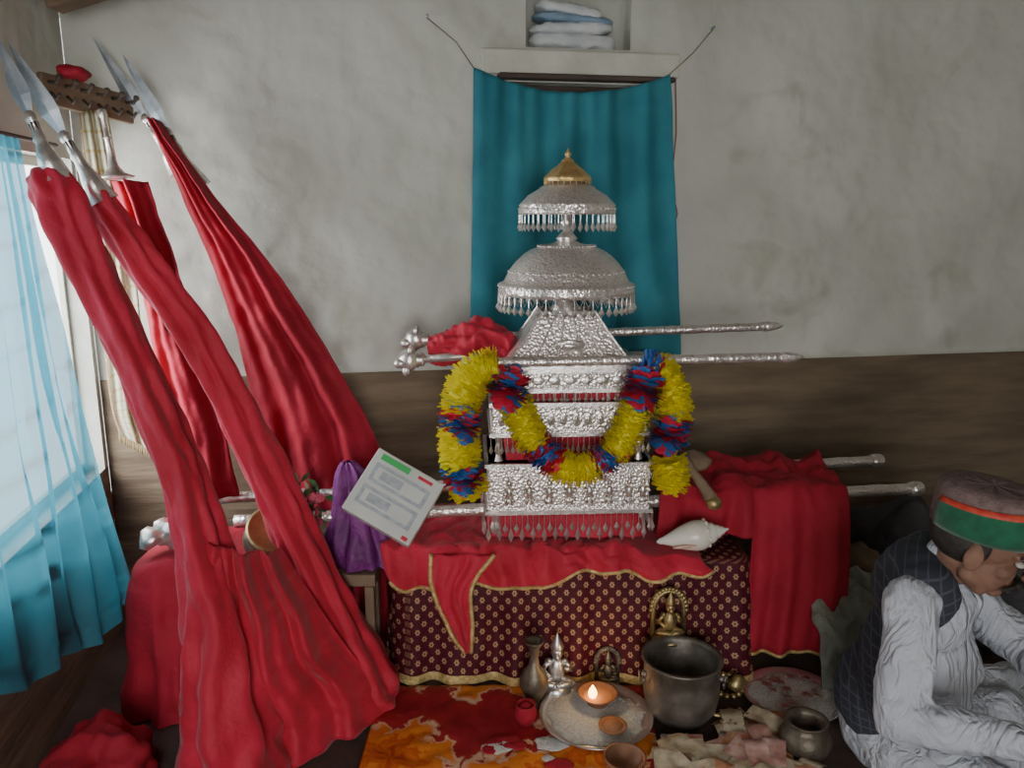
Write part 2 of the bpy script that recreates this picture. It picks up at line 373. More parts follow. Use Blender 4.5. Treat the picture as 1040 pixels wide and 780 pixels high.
# unseen wall behind the camera, added to block sky light; wide doorway left
wall('wall_front_light_block',(3.0,-2.15,0),(-1,0,0),(0,1,0),0,3.70,[(2.2,3.55,.02,2.0,.1,False)],.92,3.4,seed=12,step=.15)
mb=MB(); mb.box((.8,.6,-.03),(4.6,6.2,.06)); mb.build('floor',['floor'],smooth=False)
mb=MB()
ang=math.atan(.28)
for i in range(32):
    y=-2.3+i*.185
    R=Matrix.Rotation(-ang,3,'Y')
    xm=.76; mb.box((xm,y,ceilz(xm)+.03+.004*(i%3)),(4.75,.19,.03),R)
mb.build('ceiling',['wood'],smooth=False)
mb=MB()
for y in (2.62,1.6,.5): mb.box((.76,y,ceilz(.76)-.02),(4.5,.09,.07),Matrix.Rotation(-ang,3,'Y'))
mb.build('ceiling_beam',['wood'],smooth=False,bevel=.006)

w1=empty('window_1',Lw(.68,1.1))
mb=MB(); RL=Matrix((LD,LN,V((0,0,1)))).transposed()
for t,z,sx,sz in((.048,1.14,.014,1.07),(1.235,1.14,.03,1.07),(.645,.615,1.19,.03),(.645,1.665,1.19,.03)):
    mb.box(Lw(t,z,-.07),(sx,.02,sz),RL)
mb.build('frame',['cream'],w1,smooth=False,bevel=.002)
w2=empty('window_2',B(.25,1.5)); RB=Matrix((BD,BN,V((0,0,1)))).transposed()
mb=MB()
for x,z,sx,sz in((-.03,1.5,.06,.92),(.52,1.5,.06,.92),(.245,1.93,.6,.07),(.245,1.08,.6,.06),(.245,1.5,.05,.9)):
    mb.box(B(x,z,-.06),(sx,.05,sz),RB)
mb.build('frame',['wood_d'],w2,smooth=False,bevel=.004)
mb=MB(); mb.box(B(.245,1.5,-.11),(.6,.02,.9),RB); mb.build('shutter',['wood_d'],w2,smooth=False)
mb=MB(); mb.box(B(.25,2.035,.012),(.74,.05,.085),RB); mb.box(B(.27,1.985,.02),(.66,.06,.02),RB,1)
mb.build('trim_1',['cream','wood_d'],smooth=False,bevel=.008)
# folded cloths stuffed in niche
mb=MB()
def fold(cx,cz,w_,h_,m,tilt,sd):
    Rf=RB@Matrix.Rotation(tilt,3,'Y')
    def fn(u,v):
        t=2*math.pi*u; x=(v-.5)*2; e=(1-abs(x)**6)**.5 if abs(x)<1 else 0
        cy,cz_=math.cos(t),math.sin(t); sg=lambda q:math.copysign(abs(q)**.6,q)
        return B(cx,cz,-.07)+Rf@V((x*w_,sg(cy)*.06*e,sg(cz_)*h_*e*(1+.3*nz(x*3,sd)+.3*nz(x*7,t,sd))))
    mb.grid(fn,28,30,m,closeu=True)
fold(.235,2.121,.165,.030,0,.03,1); fold(.23,2.166,.16,.022,0,-.04,2); fold(.235,2.198,.155,.016,1,.06,3); fold(.22,2.228,.13,.022,0,.14,4)
mb.build('folded_cloth_stack',['plastic','bluebag'])
mb=MB()
def cf(u,v):
    xt=-.144+.714*u; xb=-.166+.824*u
    zt=2.005-.075*math.sin(math.pi*u)**.8; zb=1.045-.10*u+.014*math.sin(9*u)
    x=xt+(xb-xt)*v; z=zt+(zb-zt)*v
    d=.06+.010*math.sin(u*31+2*nz(v*1.5,3))+.008*math.sin(u*13+v*1.5)+.014*nz(u*6,v*5)+.006*math.sin(u*67+v)*math.exp(-v*3)
    return B(x,z,d)
mb.grid(cf,130,60)
mb.build('teal_wall_curtain',['teal'],solid=.002)
mb=MB()
mb.tube([B(-.30,2.17,.02),B(-.2,2.09,.035),B(-.144,2.005,.05)],.0018,5)
mb.tube([B(.74,2.17,.02),B(.66,2.08,.035),B(.57,2.003,.05)],.0018,5)
for x in(-.30,.74): mb.tube([B(x,2.175,-.01),B(x,2.175,.03)],.005,8,1)
mb.tube([B(.60,1.99,.03),B(.612,1.8,.03),B(.60,1.62,.03),B(.63,1.5,.03),B(.60,1.42,.03)],.002,5,2)
mb.build('curtain_string',['wood','iron','thread'])

pr=empty('coat_peg_rail',(-1.34,2.65,1.86))
mb=MB(); p0=V((-1.405,2.50,1.87)); p1=V((-1.27,2.795,1.84)); d=(p1-p0).normalized(); nn=V((d.y,-d.x,0)).normalized()
R=Matrix((d,nn,d.cross(nn))).transposed()
mb.box((p0+p1)/2,((p1-p0).length,.022,.09),R); mb.build('board',['wood'],pr,smooth=False,bevel=.004)
mb=MB()
for i in range(6):
    p=p0.lerp(p1,(i+.5)/6)+nn*.012
    mb.tube([p+V((0,0,.02)),p+nn*.03+V((0,0,.015)),p+nn*.045+V((0,0,.03))],.006,8); mb.tube([p+V((0,0,-.01)),p+nn*.025+V((0,0,-.03)),p+nn*.04+V((0,0,-.015))],.005,8)
    mb.ell(p+nn*.045+V((0,0,.03)),(.009,)*3)
mb.build('hooks',['wood_d'],pr)
mb=MB(); mb.ell((-1.345,2.59,1.925),(.045,.06,.022),None,0,20,12,.4,16); mb.build('folded_red_cap',['red_d'])

# ---------------------------------------------------------------- left curtain
mb=MB()
Lc=cr([(-1.335,2.25,1.70),(-1.312,2.26,1.385),(-1.265,2.28,.92),(-1.184,2.33,.30)],50)
Mc=cr([(-1.30,2.08,1.70),(-1.28,2.05,1.3),(-1.265,2.05,.8),(-1.258,2.08,.25)],50)
Rc=cr([(-1.23,1.5,1.70),(-1.23,1.5,1.3),(-1.22,1.5,.8),(-1.20,1.5,.46)],50)
def lf(u,v):
    j=round(v*50); q=u*2
    A,Bp,C=Lc[j],Mc[j],Rc[j]
    p=A.lerp(Bp,q) if q<1 else Bp.lerp(C,q-1)
    w=math.sin(u*44+1.5*nz(v*1.5,1))+.5*math.sin(u*19+v*3)+.6*nz(u*26,v*4,9)
    g=min(1,u*8+.2)
    return p+V((1,.35,0))*(.017*w*g*(.35+.65*v)+.03*nz(u*5,v*3,2)*v)+V((0,0,.02*math.sin(u*15)*v*v))
mb.grid(lf,170,60)
mb.build('sheer_blue_curtain',['sheer'])
mb=MB(); mb.tube([Lw(.3,1.705,.05),Lw(1.6,1.705,.06)],.006,8); mb.build('curtain_rod',['wood_d'])
mb=MB()
sheet(mb,[(-1.356,2.62,1.82),(-1.36,2.63,1.40),(-1.36,2.63,.909),(-1.336,2.62,.77)],[(-1.279,2.64,1.82),(-1.240,2.64,1.40),(-1.224,2.62,.975),(-1.18,2.6,.69)],50,60,(.5,-1,0),.012,3,0,2,.01)
for i in range(26):
    u=i/25; p=V((-1.336,2.62,.77)).lerp(V((-1.18,2.6,.69)),u); mb.tube([p,p+V((.003*random.uniform(-1,1),0,-.03))],.0015,4)
mb.build('plaid_scarf',['plaid'],solid=.003)

# ---------------------------------------------------------------- spears
def spear(name,base,tip,bl,bw,hood):
    base=V(base);tip=V(tip);d=(base-tip).normalized(); e=empty(name,base)
    mb=MB(); mb.tube([tip+d*bl,base],.012,12); mb.build('shaft',['wood_d'],e)
    f=V((0,-1,0)); side=d.cross(f).normalized(); th=d.cross(side).normalized()
    mb=MB(); n=20; vs=[]
    for k in range(n+1):
        t=k/n; w=bw*(min(1,t*1.6)**.8)*(1 if t<.75 else 1-(t-.75)*2.6); w=max(w,.0005); c=tip+d*(bl*t)
        vs+=[c+side*w,c+th*w*.28,c-side*w,c-th*w*.28]
    fs=[(k*4+i,k*4+(i+1)%4,k*4+4+(i+1)%4,k*4+4+i) for k in range(n) for i in range(4)]
    mb.add(vs,fs); mb.build('blade',['iron'],e,smooth=False)
    mb=MB(); Rz=zto(d)
    mb.lathe([(.008,-.01),(.014,.0),(.016,.012),(.012,.02),(.013,.05),(.017,.06),(.014,.07),(.018,hood-.09),(.024,hood-.07),(.040,hood),(.034,hood)],tip+d*bl,Rz,8,0); mb.build('socket',['silver_s'],e)
    return e
A=spear('ceremonial_spear',(-.60,1.99,.01),(-1.262,2.085,1.93),.20,.024,.17)
mb=MB()
roll(mb,[(-1.175,2.07,1.61),(-1.15,2.06,1.55),(-1.059,2.05,1.322),(-.951,2.03,1.042),(-.858,2.0,.782),(-.80,1.97,.511),(-.77,1.93,.236),(-.75,1.92,.0)],[.030,.055,.050,.050,.058,.078,.115,.150],120,56,0,1,3,.20,4)
mb.build('flag_cloth',['red'],A)
mb=MB()
sheet(mb,[(-.82,1.93,.68),(-.84,1.89,.33),(-.86,1.84,.004)],[(-.66,2.14,.56),(-.52,2.17,.28),(-.36,2.20,.004)],110,60,(.35,-1,.1),.024,3.4,0,3,.02,bow=.06)
mb.build('flag_skirt',['red'],A,solid=.004)
Bs=spear('ceremonial_spear',(-.373,2.32,.01),(-1.283,2.165,1.93),.25,.026,.19)
mb=MB()
roll(mb,[(-1.125,2.2,1.57),(-1.10,2.2,1.52),(-1.005,2.22,1.361),(-.882,2.24,1.138),(-.793,2.26,.901),(-.698,2.27,.65),(-.584,2.27,.351),(-.47,2.27,.08),(-.44,2.27,.0)],[.025,.04,.045,.05,.052,.058,.073,.09,.10],120,56,0,4,3,.21,6)
mb.build('flag_cloth',['red'],Bs)
C=spear('ceremonial_spear',(-.22,2.90,.01),(-1.35,2.745,2.06),.28,.022,.2)
D=spear('ceremonial_spear',(-.26,2.84,.01),(-1.24,2.70,2.0),.26,.022,.2)
mb=MB()
sheet(mb,[(-1.165,2.70,1.79),(-1.093,2.69,1.587),(-1.0,2.69,1.332),(-.936,2.69,1.10),(-.885,2.69,.755),(-.82,2.68,.45)],
 [(-1.12,2.66,1.79),(-.99,2.66,1.59),(-.80,2.66,1.34),(-.668,2.68,1.117),(-.487,2.70,.755),(-.43,2.72,.5)],90,80,(.1,-1,.1),.024,2.6,0,1,.02,bow=.05)
mb.build('flag_cloth',['red_d'],D,solid=.004)
mb=MB()
sheet(mb,[(-1.26,2.6,1.60),(-1.20,2.6,1.242),(-1.168,2.58,.913),(-1.128,2.58,.56)],[(-1.15,2.6,1.60),(-1.06,2.6,1.242),(-.98,2.58,.913),(-.93,2.58,.56)],50,50,(.1,-1,.1),.02,2,0,7,.02,bow=.04)
mb.build('hanging_red_cloth',['red_d'],solid=.004)
mb=MB(); Rt=zto(V((.12,0,-1)))
mb.lathe([(.006,-.02),(.012,-.015),(.012,0),(.007,.01),(.008,.06),(.012,.065),(.008,.07),(.011,.12),(.016,.15),(.03,.17),(.055,.182),(.052,.184),(.025,.17)],(-1.225,2.50,1.79),Rt,24)
mb.build('silver_trumpet',['silver_s'])

# ---------------------------------------------------------------- draped boxes
def drape(mb,cx,cy,hx,hy,z0,z1,rad,flare,amp,nf,m=0,nl=24,seed=0,top_nz=0,mfun=None):
    per=[]
    def seg(a,b,n): 
        for i in range(n): per.append((a[0]+(b[0]-a[0])*i/n,a[1]+(b[1]-a[1])*i/n))
    def arc(cx_,cy_,a0):
        for i in range(6):
            t=a0+math.pi/2*i/6; per.append((cx_+rad*math.cos(t),cy_+rad*math.sin(t)))
    seg((-hx+rad,-hy),(hx-rad,-hy),110); arc(hx-rad,-hy+rad,-math.pi/2)
    seg((hx,-hy+rad),(hx,hy-rad),40); arc(hx-rad,hy-rad,0)
    seg((hx-rad,hy),(-hx+rad,hy),40); arc(-hx+rad,hy-rad,math.pi/2)
    seg((-hx,hy-rad),(-hx,-hy+rad),40); arc(-hx+rad,-hy+rad,math.pi)
    n=len(per); cum=[0]
    for i in range(n): cum.append(cum[-1]+math.dist(per[i],per[(i+1)%n]))
    T=cum[-1]; nrm=[]
    for i in range(n):
        p,q=per[i-1],per[(i+1)%n]; t=V((q[0]-p[0],q[1]-p[1],0)).normalized(); nrm.append(V((t.y,-t.x,0)))
    vs=[];uv=[]
    for sc in (0.0,.3,.6,.85,.96):
        for i,(x,y) in enumerate(per):
            vs.append((cx+x*sc,cy+y*sc,z1+top_nz*nz(x*sc*7+seed,y*sc*7))); uv.append((x*sc,y*sc))
    for k in range(nl+1):
        f=k/nl
        for i,(x,y) in enumerate(per):
            zz=z1-.012-f*(z1-.012-z0); s=cum[i]/T
            o=flare*f+amp*f**.7*(math.sin(2*math.pi*nf*s+seed+nz(f*2,s*5))+.6*math.sin(2*math.pi*nf*1.7*s+f))*.6+amp*.8*nz(x*9,y*9+seed,zz*9)*f
            if k==0:o=-.002
            p=V((x,y,0))+nrm[i]*max(o,-.004 if flare else -.01)
            vs.append((cx+p.x,cy+p.y,zz+(top_nz*nz(x*7+seed,y*7) if f<.1 else 0))); uv.append((cum[i],zz))
    R=5+nl+1
    o=mb.add(vs,[],m,uv)
    for j in range(R-1):
        for i in range(n):
            mb.f.append([o+j*n+i,o+j*n+(i+1)%n,o+(j+1)*n+(i+1)%n,o+(j+1)*n+i]); mb.mi.append(m if (mfun is None or j<R-1-2) else mfun)
at=empty('altar_table',(.19,2.57,0))
mb=MB(); mb.box((.19,2.58,.39),(1.12,.38,.03))
for x in(-.33,.71):
    for y in(2.42,2.74): mb.box((x,y,.19),(.05,.05,.38))
mb.build('table_frame',['wood'],at,smooth=False)
mb=MB(); drape(mb,.195,2.58,.58,.205,.006,.42,.06,.035,.02,17,0,26,2,mfun=1)
mb.build('brocade_cloth',['brocade','trimgold'],at)
mb=MB()
def tf(u,v):
    x=-.40+1.02*u+ .02*math.sin(v*7)
    fr=2.385-.02*u
    g=1-.85*min(1,max(0,(u-.74)/.12))
    bz=.014*(.3+.7*g)+g*(.030*abs(nz(x*7,(2.6)*8,3))+.026*abs(nz(x*17,v*7,1))+.010*abs(nz(x*34,v*14,8)))
    base=.428+.010*g
    if v<.66:
        y=2.77+(fr-2.77)*(v/.66); z=base+bz
    else:
        q=(v-.66)/.34; drop=(.075+.05*math.sin(math.pi*min(1,u*1.7))+.02*math.sin(u*17)+.015*math.sin(u*41))*(1-.5*u)
        y=fr-.035*math.sin(q*math.pi/2)-.014*math.sin(u*46+q)-.008*nz(u*30,q*2); z=base+bz*(1-q)-drop*q**1.3
    return V((x,y,z))
mb.grid(tf,150,56); mb.tube([tf(i/150,1) for i in range(151)],.005,6,1)
sheet(mb,[(-.255,2.345,.452),(-.25,2.31,.36),(-.20,2.305,.22),(-.15,2.305,.135)],[(-.055,2.345,.452),(-.125,2.31,.36),(-.125,2.305,.23),(-.13,2.305,.135)],24,30,(0,-1,0),.012,2,0,4,.01,edge=1)
mb.build('red_altar_cloth',['red','trimgold'],at,solid=.003)

# ---------------------------------------------------------------- palanquin
CX,CY=.175,2.59
pk=empty('silver_palanquin',(CX,CY,.47))
XF=Matrix.Translation((CX,CY,0))@Matrix.Rotation(math.radians(3),4,'Z')
def drop(mb,p,L,w=.008,m=0):
    p=V(p); mb.tube([p,p-V((0,0,L*.5))],.0013,4,m,cap=False)
    c=p-V((0,0,L*.72)); h=L*.3
    mb.add([c+V((0,0,h)),c+V((w,0,-.2*h)),c+V((0,-w*.5,-.2*h)),c+V((-w,0,-.2*h)),c+V((0,w*.5,-.2*h)),c-V((0,0,h))],
      [(0,1,2),(0,2,3),(0,3,4),(0,4,1),(5,2,1),(5,3,2),(5,4,3),(5,1,4)],m)
def figure(mb,p,h,m=0):
    p=V(p)
    mb.ell(p+V((0,0,h*.42)),(h*.13,h*.08,h*.22),None,m,8,6); mb.ell(p+V((0,0,h*.76)),(h*.10,h*.08,h*.12),None,m,8,6); mb.ell(p+V((0,0,h*.92)),(h*.05,h*.04,h*.08),None,m,6,5)
    for sx in(-1,1):
        mb.tube([p+V((sx*h*.13,0,h*.58)),p+V((sx*h*.26,-.003,h*.42)),p+V((sx*h*.16,-.004,h*.36+.1*h*(sx>0)))],h*.045,6,m)
        mb.tube([p+V((sx*h*.07,0,h*.26)),p+V((sx*h*.15,-.003,h*.12)),p+V((sx*h*.08,0,0))],h*.055,6,m)
def tier(mb,hw,hd,z0,z1,lip=.012,m=0):
    mb.box((0,0,(z0+z1)/2),(hw*2,hd*2,z1-z0),None,m)
    for z in(z0+.006,z1-.006): mb.box((0,0,z),(hw*2+lip*2,hd*2+lip*2,.012),None,1)
    for z in(z0+.018,z1-.018):
        for i in range(int(hw*2/.012)):
            x=-hw+.006+i*.012
            mb.ell((x,-hd-.001,z),(.0045,.003,.0045),None,1,6,4); 
        for i in range(int(hd*2/.014)):
            for sx in(-1,1): mb.ell((sx*(hw+.001),-hd+.006+i*.014,z),(.0045,)*3,None,1,6,4)
mb=MB()
tier(mb,.258,.165,.56,.73); tier(mb,.243,.155,.815,.925); tier(mb,.230,.148,.955,1.03)
for i in range(8):
    x=-.225+i*.0643
    mb.box((x-.030,-.167,.645),(.004,.006,.125),None,1)
    for k in range(7):
        t=math.pi*k/6; mb.ell((x+.002+.025*math.cos(t),-.166,.677+.02*math.sin(t)),(.003,)*3,None,1,6,4)
mb.box((.2535,-.167,.645),(.004,.006,.125),None,1)
for i in range(12): 
    x=-.215+i*.039; mb.ell((x,-.155,.87),(.013,.004,.022),None,1,10,6); mb.ell((x,-.158,.87),(.006,.004,.012),None,1,8,6)
for i in range(9):
    x=-.2+i*.05; mb.ell((x,-.148,.992),(.02,.004,.014),None,1,10,6)
for i in range(14):
    x=-.22+i*.034
    mb.lathe([(.006,.925),(.004,.93),(.005,.94),(.004,.95),(.006,.955)],(x,-.14,0),None,8,1)
for sx in(-1,1):
    for sy in(-1,1):
        mb.lathe([(.016,.49),(.02,.51),(.013,.53),(.013,.565)],(sx*.235,sy*.145,0),None,12,1)
        mb.lathe([(.014,.73),(.009,.75),(.012,.77),(.009,.79),(.014,.815)],(sx*.225,sy*.135,0),None,12,1)
def frust(z0,z1,w0,d0,w1,d1,cv):
    n=10; vs=[]
    for k in range(n+1):
        t=k/n; g=t**cv; w=w0+(w1-w0)*g; d=d0+(d1-d0)*g; z=z0+(z1-z0)*t
        vs+=[(-w,-d,z),(w,-d,z),(w,d,z),(-w,d,z)]
    fs=[(k*4+i,k*4+(i+1)%4,k*4+4+(i+1)%4,k*4+4+i) for k in range(n) for i in range(4)]+[(3,2,1,0)]
    mb.add(vs,fs,0)
    for i in range(4): mb.tube([vs[k*4+i] for k in range(n+1)],.005,8,1)
frust(1.03,1.20,.215,.14,.085,.07,.8)
mb.box((0,0,1.036),(.46,.31,.012),None,1)
for x0,x1 in((-.09,-.04),(-.03,-.013),(.03,.013),(.09,.04)): mb.tube([(x0*1.3,-.137,1.04),(x1,-.075,1.19)],.003,6,1)
mb.ell((0,-.112,1.095),(.05,.010,.022),Matrix.Rotation(.4,3,'X'),1,16,8); mb.ell((0,-.118,1.095),(.03,.010,.012),Matrix.Rotation(.4,3,'X'),1,14,8)
mb.build('carved_body',['silver','silver_s'],pk,smooth=False,xf=XF)
mb=MB()
for i in range(8): figure(mb,(-.193+i*.0643 if i<7 else .2375,-.168,.595),.09)
mb.build('relief_figures',['silver_s'],pk,xf=XF)
mb=MB(); mb.box((0,0,.76),(.40,.26,.5)); mb.build('inner_red_cloth',['red'],pk,smooth=False,xf=XF)
mb=MB(); drape(mb,CX,CY,.255,.16,.48,.555,.05,.01,.008,9,0,8,4); mb.build('seat_cushion',['red'],pk)
mb=MB()
for i in range(30): drop(mb,(-.26+i*.52/29,-.18,.562),.085+.012*random.random()-.03*(i%2),.009)
for i in range(30): drop(mb,(-.25+i*.5/29,-.168,.816),.055,.007)
for i in range(26): drop(mb,(-.235+i*.47/25,-.16,.957),.03,.006)
for sx in(-1,1):
    for i in range(18): drop(mb,(sx*.273,-.165+i*.33/17,.562),.07,.008)
for i in range(48):
    t=2*math.pi*i/48; drop(mb,(.219*math.cos(t),.219*math.sin(t),1.25),.055,.010)
    t2=t+math.pi/48
    mb.tube([(.219*math.cos(t),.219*math.sin(t),1.255),(.221*math.cos(t2),.221*math.sin(t2),1.225),(.219*math.cos(t2+math.pi/48),.219*math.sin(t2+math.pi/48),1.255)],.0014,4)
for i in range(44):
    t=2*math.pi*i/44; drop(mb,(.152*math.cos(t),.152*math.sin(t),1.50),.052,.007)
mb.build('fringe_drops',['silver_s'],pk,xf=XF,smooth=False)
rib=lambda n,a_:(lambda t,k:1+a_*math.cos(n*t)*(k>.15))
mb=MB()
mb.lathe([(.0,1.42),(.03,1.418),(.045,1.410),(.06,1.407),(.09,1.402),(.094,1.398),(.115,1.390),(.14,1.374),(.165,1.350),(.184,1.325),(.187,1.318),(.196,1.300),(.202,1.290),(.206,1.287),(.216,1.284),(.219,1.278),(.216,1.272),(.219,1.266),(.219,1.25),(.205,1.252),(.19,1.30),(.1,1.37),(0,1.39)],(0,0,0),None,96,0,mod=rib(32,.005))
for i in range(72):
    t=2*math.pi*i/72; mb.ell((.218*math.cos(t),.218*math.sin(t),1.277),(.0045,)*3,None,1,6,5)
for R_,z_ in((.092,1.402),(.186,1.322)):
    for i in range(56): t=2*math.pi*i/56; mb.ell((R_*math.cos(t),R_*math.sin(t),z_),(.0035,)*3,None,1,6,4)
mb.lathe([(.05,1.19),(.055,1.2),(.03,1.22),(.03,1.38),(.03,1.42),(.035,1.425),(.026,1.435),(.012,1.45),(.015,1.462),(.024,1.475),(.015,1.488),(.011,1.50),(.014,1.515),(.026,1.525),(.014,1.55),(.012,1.6),(.012,1.63)],(0,0,0),None,24,1)
mb.lathe([(.0,1.615),(.03,1.612),(.045,1.602),(.05,1.598),(.085,1.585),(.09,1.579),(.125,1.558),(.13,1.552),(.147,1.535),(.153,1.528),(.149,1.52),(.154,1.51),(.153,1.50),(.146,1.50),(.143,1.525),(.08,1.57),(0,1.59)],(0,0,0),None,80,0,mod=rib(20,.007))
for i in range(54):
    t=2*math.pi*i/54; mb.ell((.152*math.cos(t),.152*math.sin(t),1.517),(.004,)*3,None,1,6,5)
mb.build('umbrellas',['silver','silver_s'],pk,xf=XF)
mb=MB()
mb.lathe([(.0,1.668),(.012,1.666),(.028,1.655),(.032,1.65),(.05,1.638),(.055,1.632),(.07,1.618),(.074,1.612),(.074,1.60),(.068,1.60),(.06,1.615),(.0,1.65)],(0,0,0),None,48,0,mod=rib(12,.02))
mb.lathe([(.004,1.6),(.02,1.665),(.01,1.672),(.006,1.676),(.011,1.684),(.005,1.693),(.002,1.70),(0,1.705)],(0,0,0),None,16)
for i in range(24):
    t=2*math.pi*i/24; drop(mb,(.073*math.cos(t),.073*math.sin(t),1.602),.022,.006)
mb.build('gold_finial_umbrella',['gold'],pk,xf=XF)
def pole(mb,p,q,r):
    p=V(p);q=V(q); n=60
    P=[p.lerp(q,k/n) for k in range(n+1)]
    rr=[r*(1+.10*(k%4==0)) for k in range(n+1)]
    mb.tube(P,rr,16,0)
mb=MB()
pole(mb,(-.155,2.395,1.055),(.83,2.43,1.068),.0145)
mb.lathe([(.017,0),(.018,.02),(.012,.05),(.004,.07),(0,.075)],(.83,2.43,1.068),zto((1,0,0)),16)
pole(mb,(-.33,2.74,1.075),(.88,2.78,1.115),.0145)
mb.lathe([(.017,0),(.018,.02),(.012,.05),(.004,.07),(0,.075)],(.88,2.78,1.115),zto((1,0,.05)),16)
pole(mb,(-1.016,2.62,.538),(1.38,2.86,.60),.019)
pole(mb,(-.896,2.43,.53),(1.41,2.62,.575),.019)
for q in((1.38,2.86,.60),(1.41,2.62,.575)): mb.lathe([(.024,-.04),(.026,-.02),(.024,0),(.020,.006),(0,.008)],q,zto((1,.08,.02)),20)
mb.build('carrying_poles',['silver'],pk)
mb=MB()
for (x,y,z) in((-.335,2.735,1.075),(-.34,2.60,1.03)):
    mb.ell((x,y,z),(.038,.032,.036),None,0,18,12,.15,40); mb.ell((x-.028,y-.012,z-.01),(.024,.020,.018),None,0,12,8)
    for s_ in(-1,1): mb.ell((x+.005,y+s_*.02,z+.033),(.008,.006,.014),None,0,8,6)
    mb.lathe([(.02,0),(.028,.008),(.02,.016),(.025,.024),(.018,.03)],(x+.02,y,z),zto((1,0,0)),16)
    mb.ell((x-.01,y-.01,z-.035),(.014,.014,.02),None,0,10,8)
mb.tube([(-.33,2.60,1.03),(0,2.61,1.05)],.014,12)
mb.build('pole_finials',['silver_s'],pk)
mb=MB()
roll(mb,[(-.28,2.66,1.05),(-.2,2.66,1.06),(-.1,2.65,1.075),(0.0,2.62,1.06)],[.04,.06,.068,.05],40,40,0,3,4,.22,9)
mb.build('pole_wrap_cloth',['red'],pk)

def garland(mb,pts,r,segs,step=.0045,pet=15):
    P=cr(pts,200); L=[0]
    for i in range(200): L.append(L[-1]+(P[i+1]-P[i]).length)
    T=L[-1]; n=int(T/step); j=0
    def mt(f,k=0):
        m=0
        for a0,a1,mm in segs:
            if a0<=f<a1: m=mm
        if m<0: m=1 if (k//6)%2 else 2
        return m
    for q in range(20):
        a0,a1=q/20,(q+1)/20; mb.tube([P[int(a0*200)],P[int((a0+a1)*100)],P[int(a1*200)]],r*.66,12,mt(a0+.02,q*6),cap=False)
    for k in range(n):
        s=k*step
        while L[j+1]<s and j<198: j+=1
        p=P[j].lerp(P[j+1],(s-L[j])/max(1e-6,L[j+1]-L[j])); t=(P[j+1]-P[j]).normalized()
        x=t.cross(V((0,1,.13))).normalized(); y=t.cross(x); m=mt(s/T,k)
        for i in range(pet):
            an=2*math.pi*(i+random.random())/pet; R1=r*random.uniform(.82,1.1); d=x*math.cos(an)+y*math.sin(an); sd=t.cross(d)
            w=r*.17; tl=t*random.uniform(-.012,.012)
            mb.add([p+d*r*.4-sd*w*.5,p+d*r*.4+sd*w*.5,p+d*R1+sd*w+tl,p+d*R1*1.04+tl*1.3,p+d*R1-sd*w+tl],[(0,1,2,3,4)],m)
def rosette(mb,c,r,cols):
    c=V(c)
    for k in range(150):
        d=V((random.gauss(0,1),random.gauss(0,1)-.6,random.gauss(0,1))).normalized(); s=d.cross(V((.3,.2,1))).normalized()*r*.25
        q=r*random.uniform(.75,1.1); mb.add([c,c+d*q+s,c+d*q*1.1,c+d*q-s],[(0,1,2,3)],cols[(k*7//11)%len(cols)])
ga=empty('flower_garland',(.18,2.36,.9))
mb=MB()
garland(mb,[(-.03,2.355,1.03),(.015,2.345,.93),(.07,2.34,.82),(.165,2.335,.740),(.245,2.335,.745),(.33,2.345,.815),(.38,2.355,.93),(.40,2.36,1.03)],.053,[(0,.1,-1),(.1,.30,0),(.30,.41,-1),(.41,.58,0),(.58,.66,-1),(.66,.9,0),(.9,1.01,-1)])
garland(mb,[(-.04,2.36,1.05),(-.10,2.36,1.035),(-.145,2.365,.98),(-.160,2.365,.90),(-.163,2.365,.81),(-.155,2.37,.72),(-.13,2.37,.64)],.063,[(0,.42,0),(.42,.52,-1),(.52,.78,0),(.78,.90,-1),(.90,1,0)])
garland(mb,[(.40,2.365,1.05),(.445,2.37,1.035),(.485,2.375,.97),(.50,2.38,.90),(.49,2.38,.81)],.056,[(0,.12,-1),(.12,.72,0),(.72,1,-1)])
garland(mb,[(.49,2.385,.75),(.50,2.385,.70),(.495,2.385,.655)],.056,[(0,1,0)])
for c in((-.01,2.33,.99),(.39,2.33,.99)): rosette(mb,c,.070,[1,1,2])
rosette(mb,(.475,2.35,.84),.06,[1,2]); rosette(mb,(-.14,2.33,.87),.05,[1,2,2]); rosette(mb,(-.14,2.33,.70),.045,[1,2,2])
mb.build('petals',['yellow','gred','gblue'],ga,smooth=False)
mb=MB()
def rf(u,v):
    x=.50+.62*u
    if x<.80: e=[(x,2.56,.61),(x,2.52,.585),(x,2.49,.52),(x,2.475,.455)]
    else: e=[(x,2.56,.61),(x,2.50,.52),(x,2.47,.30),(x-.02,2.45,.05)]
    ys=cr([(x,2.89,.54),(x,2.86,.60),(x,2.80,.635),(x,2.68,.615)]+e,60)
    p=ys[round(v*60)]
    k=max(0,(v-.6)/.4)
    w=math.sin(u*30+1.5*nz(v*2,7))+.6*math.sin(u*53+v*4)
    return p+V((.04*k*(u-.6),-.016*w*k-.02*nz(u*6,v*6,3)*k,.022*nz(x*14,p.y*14,1)*(1-k)+.012*nz(x*30,p.y*30,1)*(1-k)+.01*math.sin(u*20)*(1-k)))
mb.grid(rf,110,60); mb.tube([rf(i/110,1) for i in range(54,111)],.005,6,1)
mb.build('pole_drape_cloth',['red_d','trimgold'],pk,solid=.003)

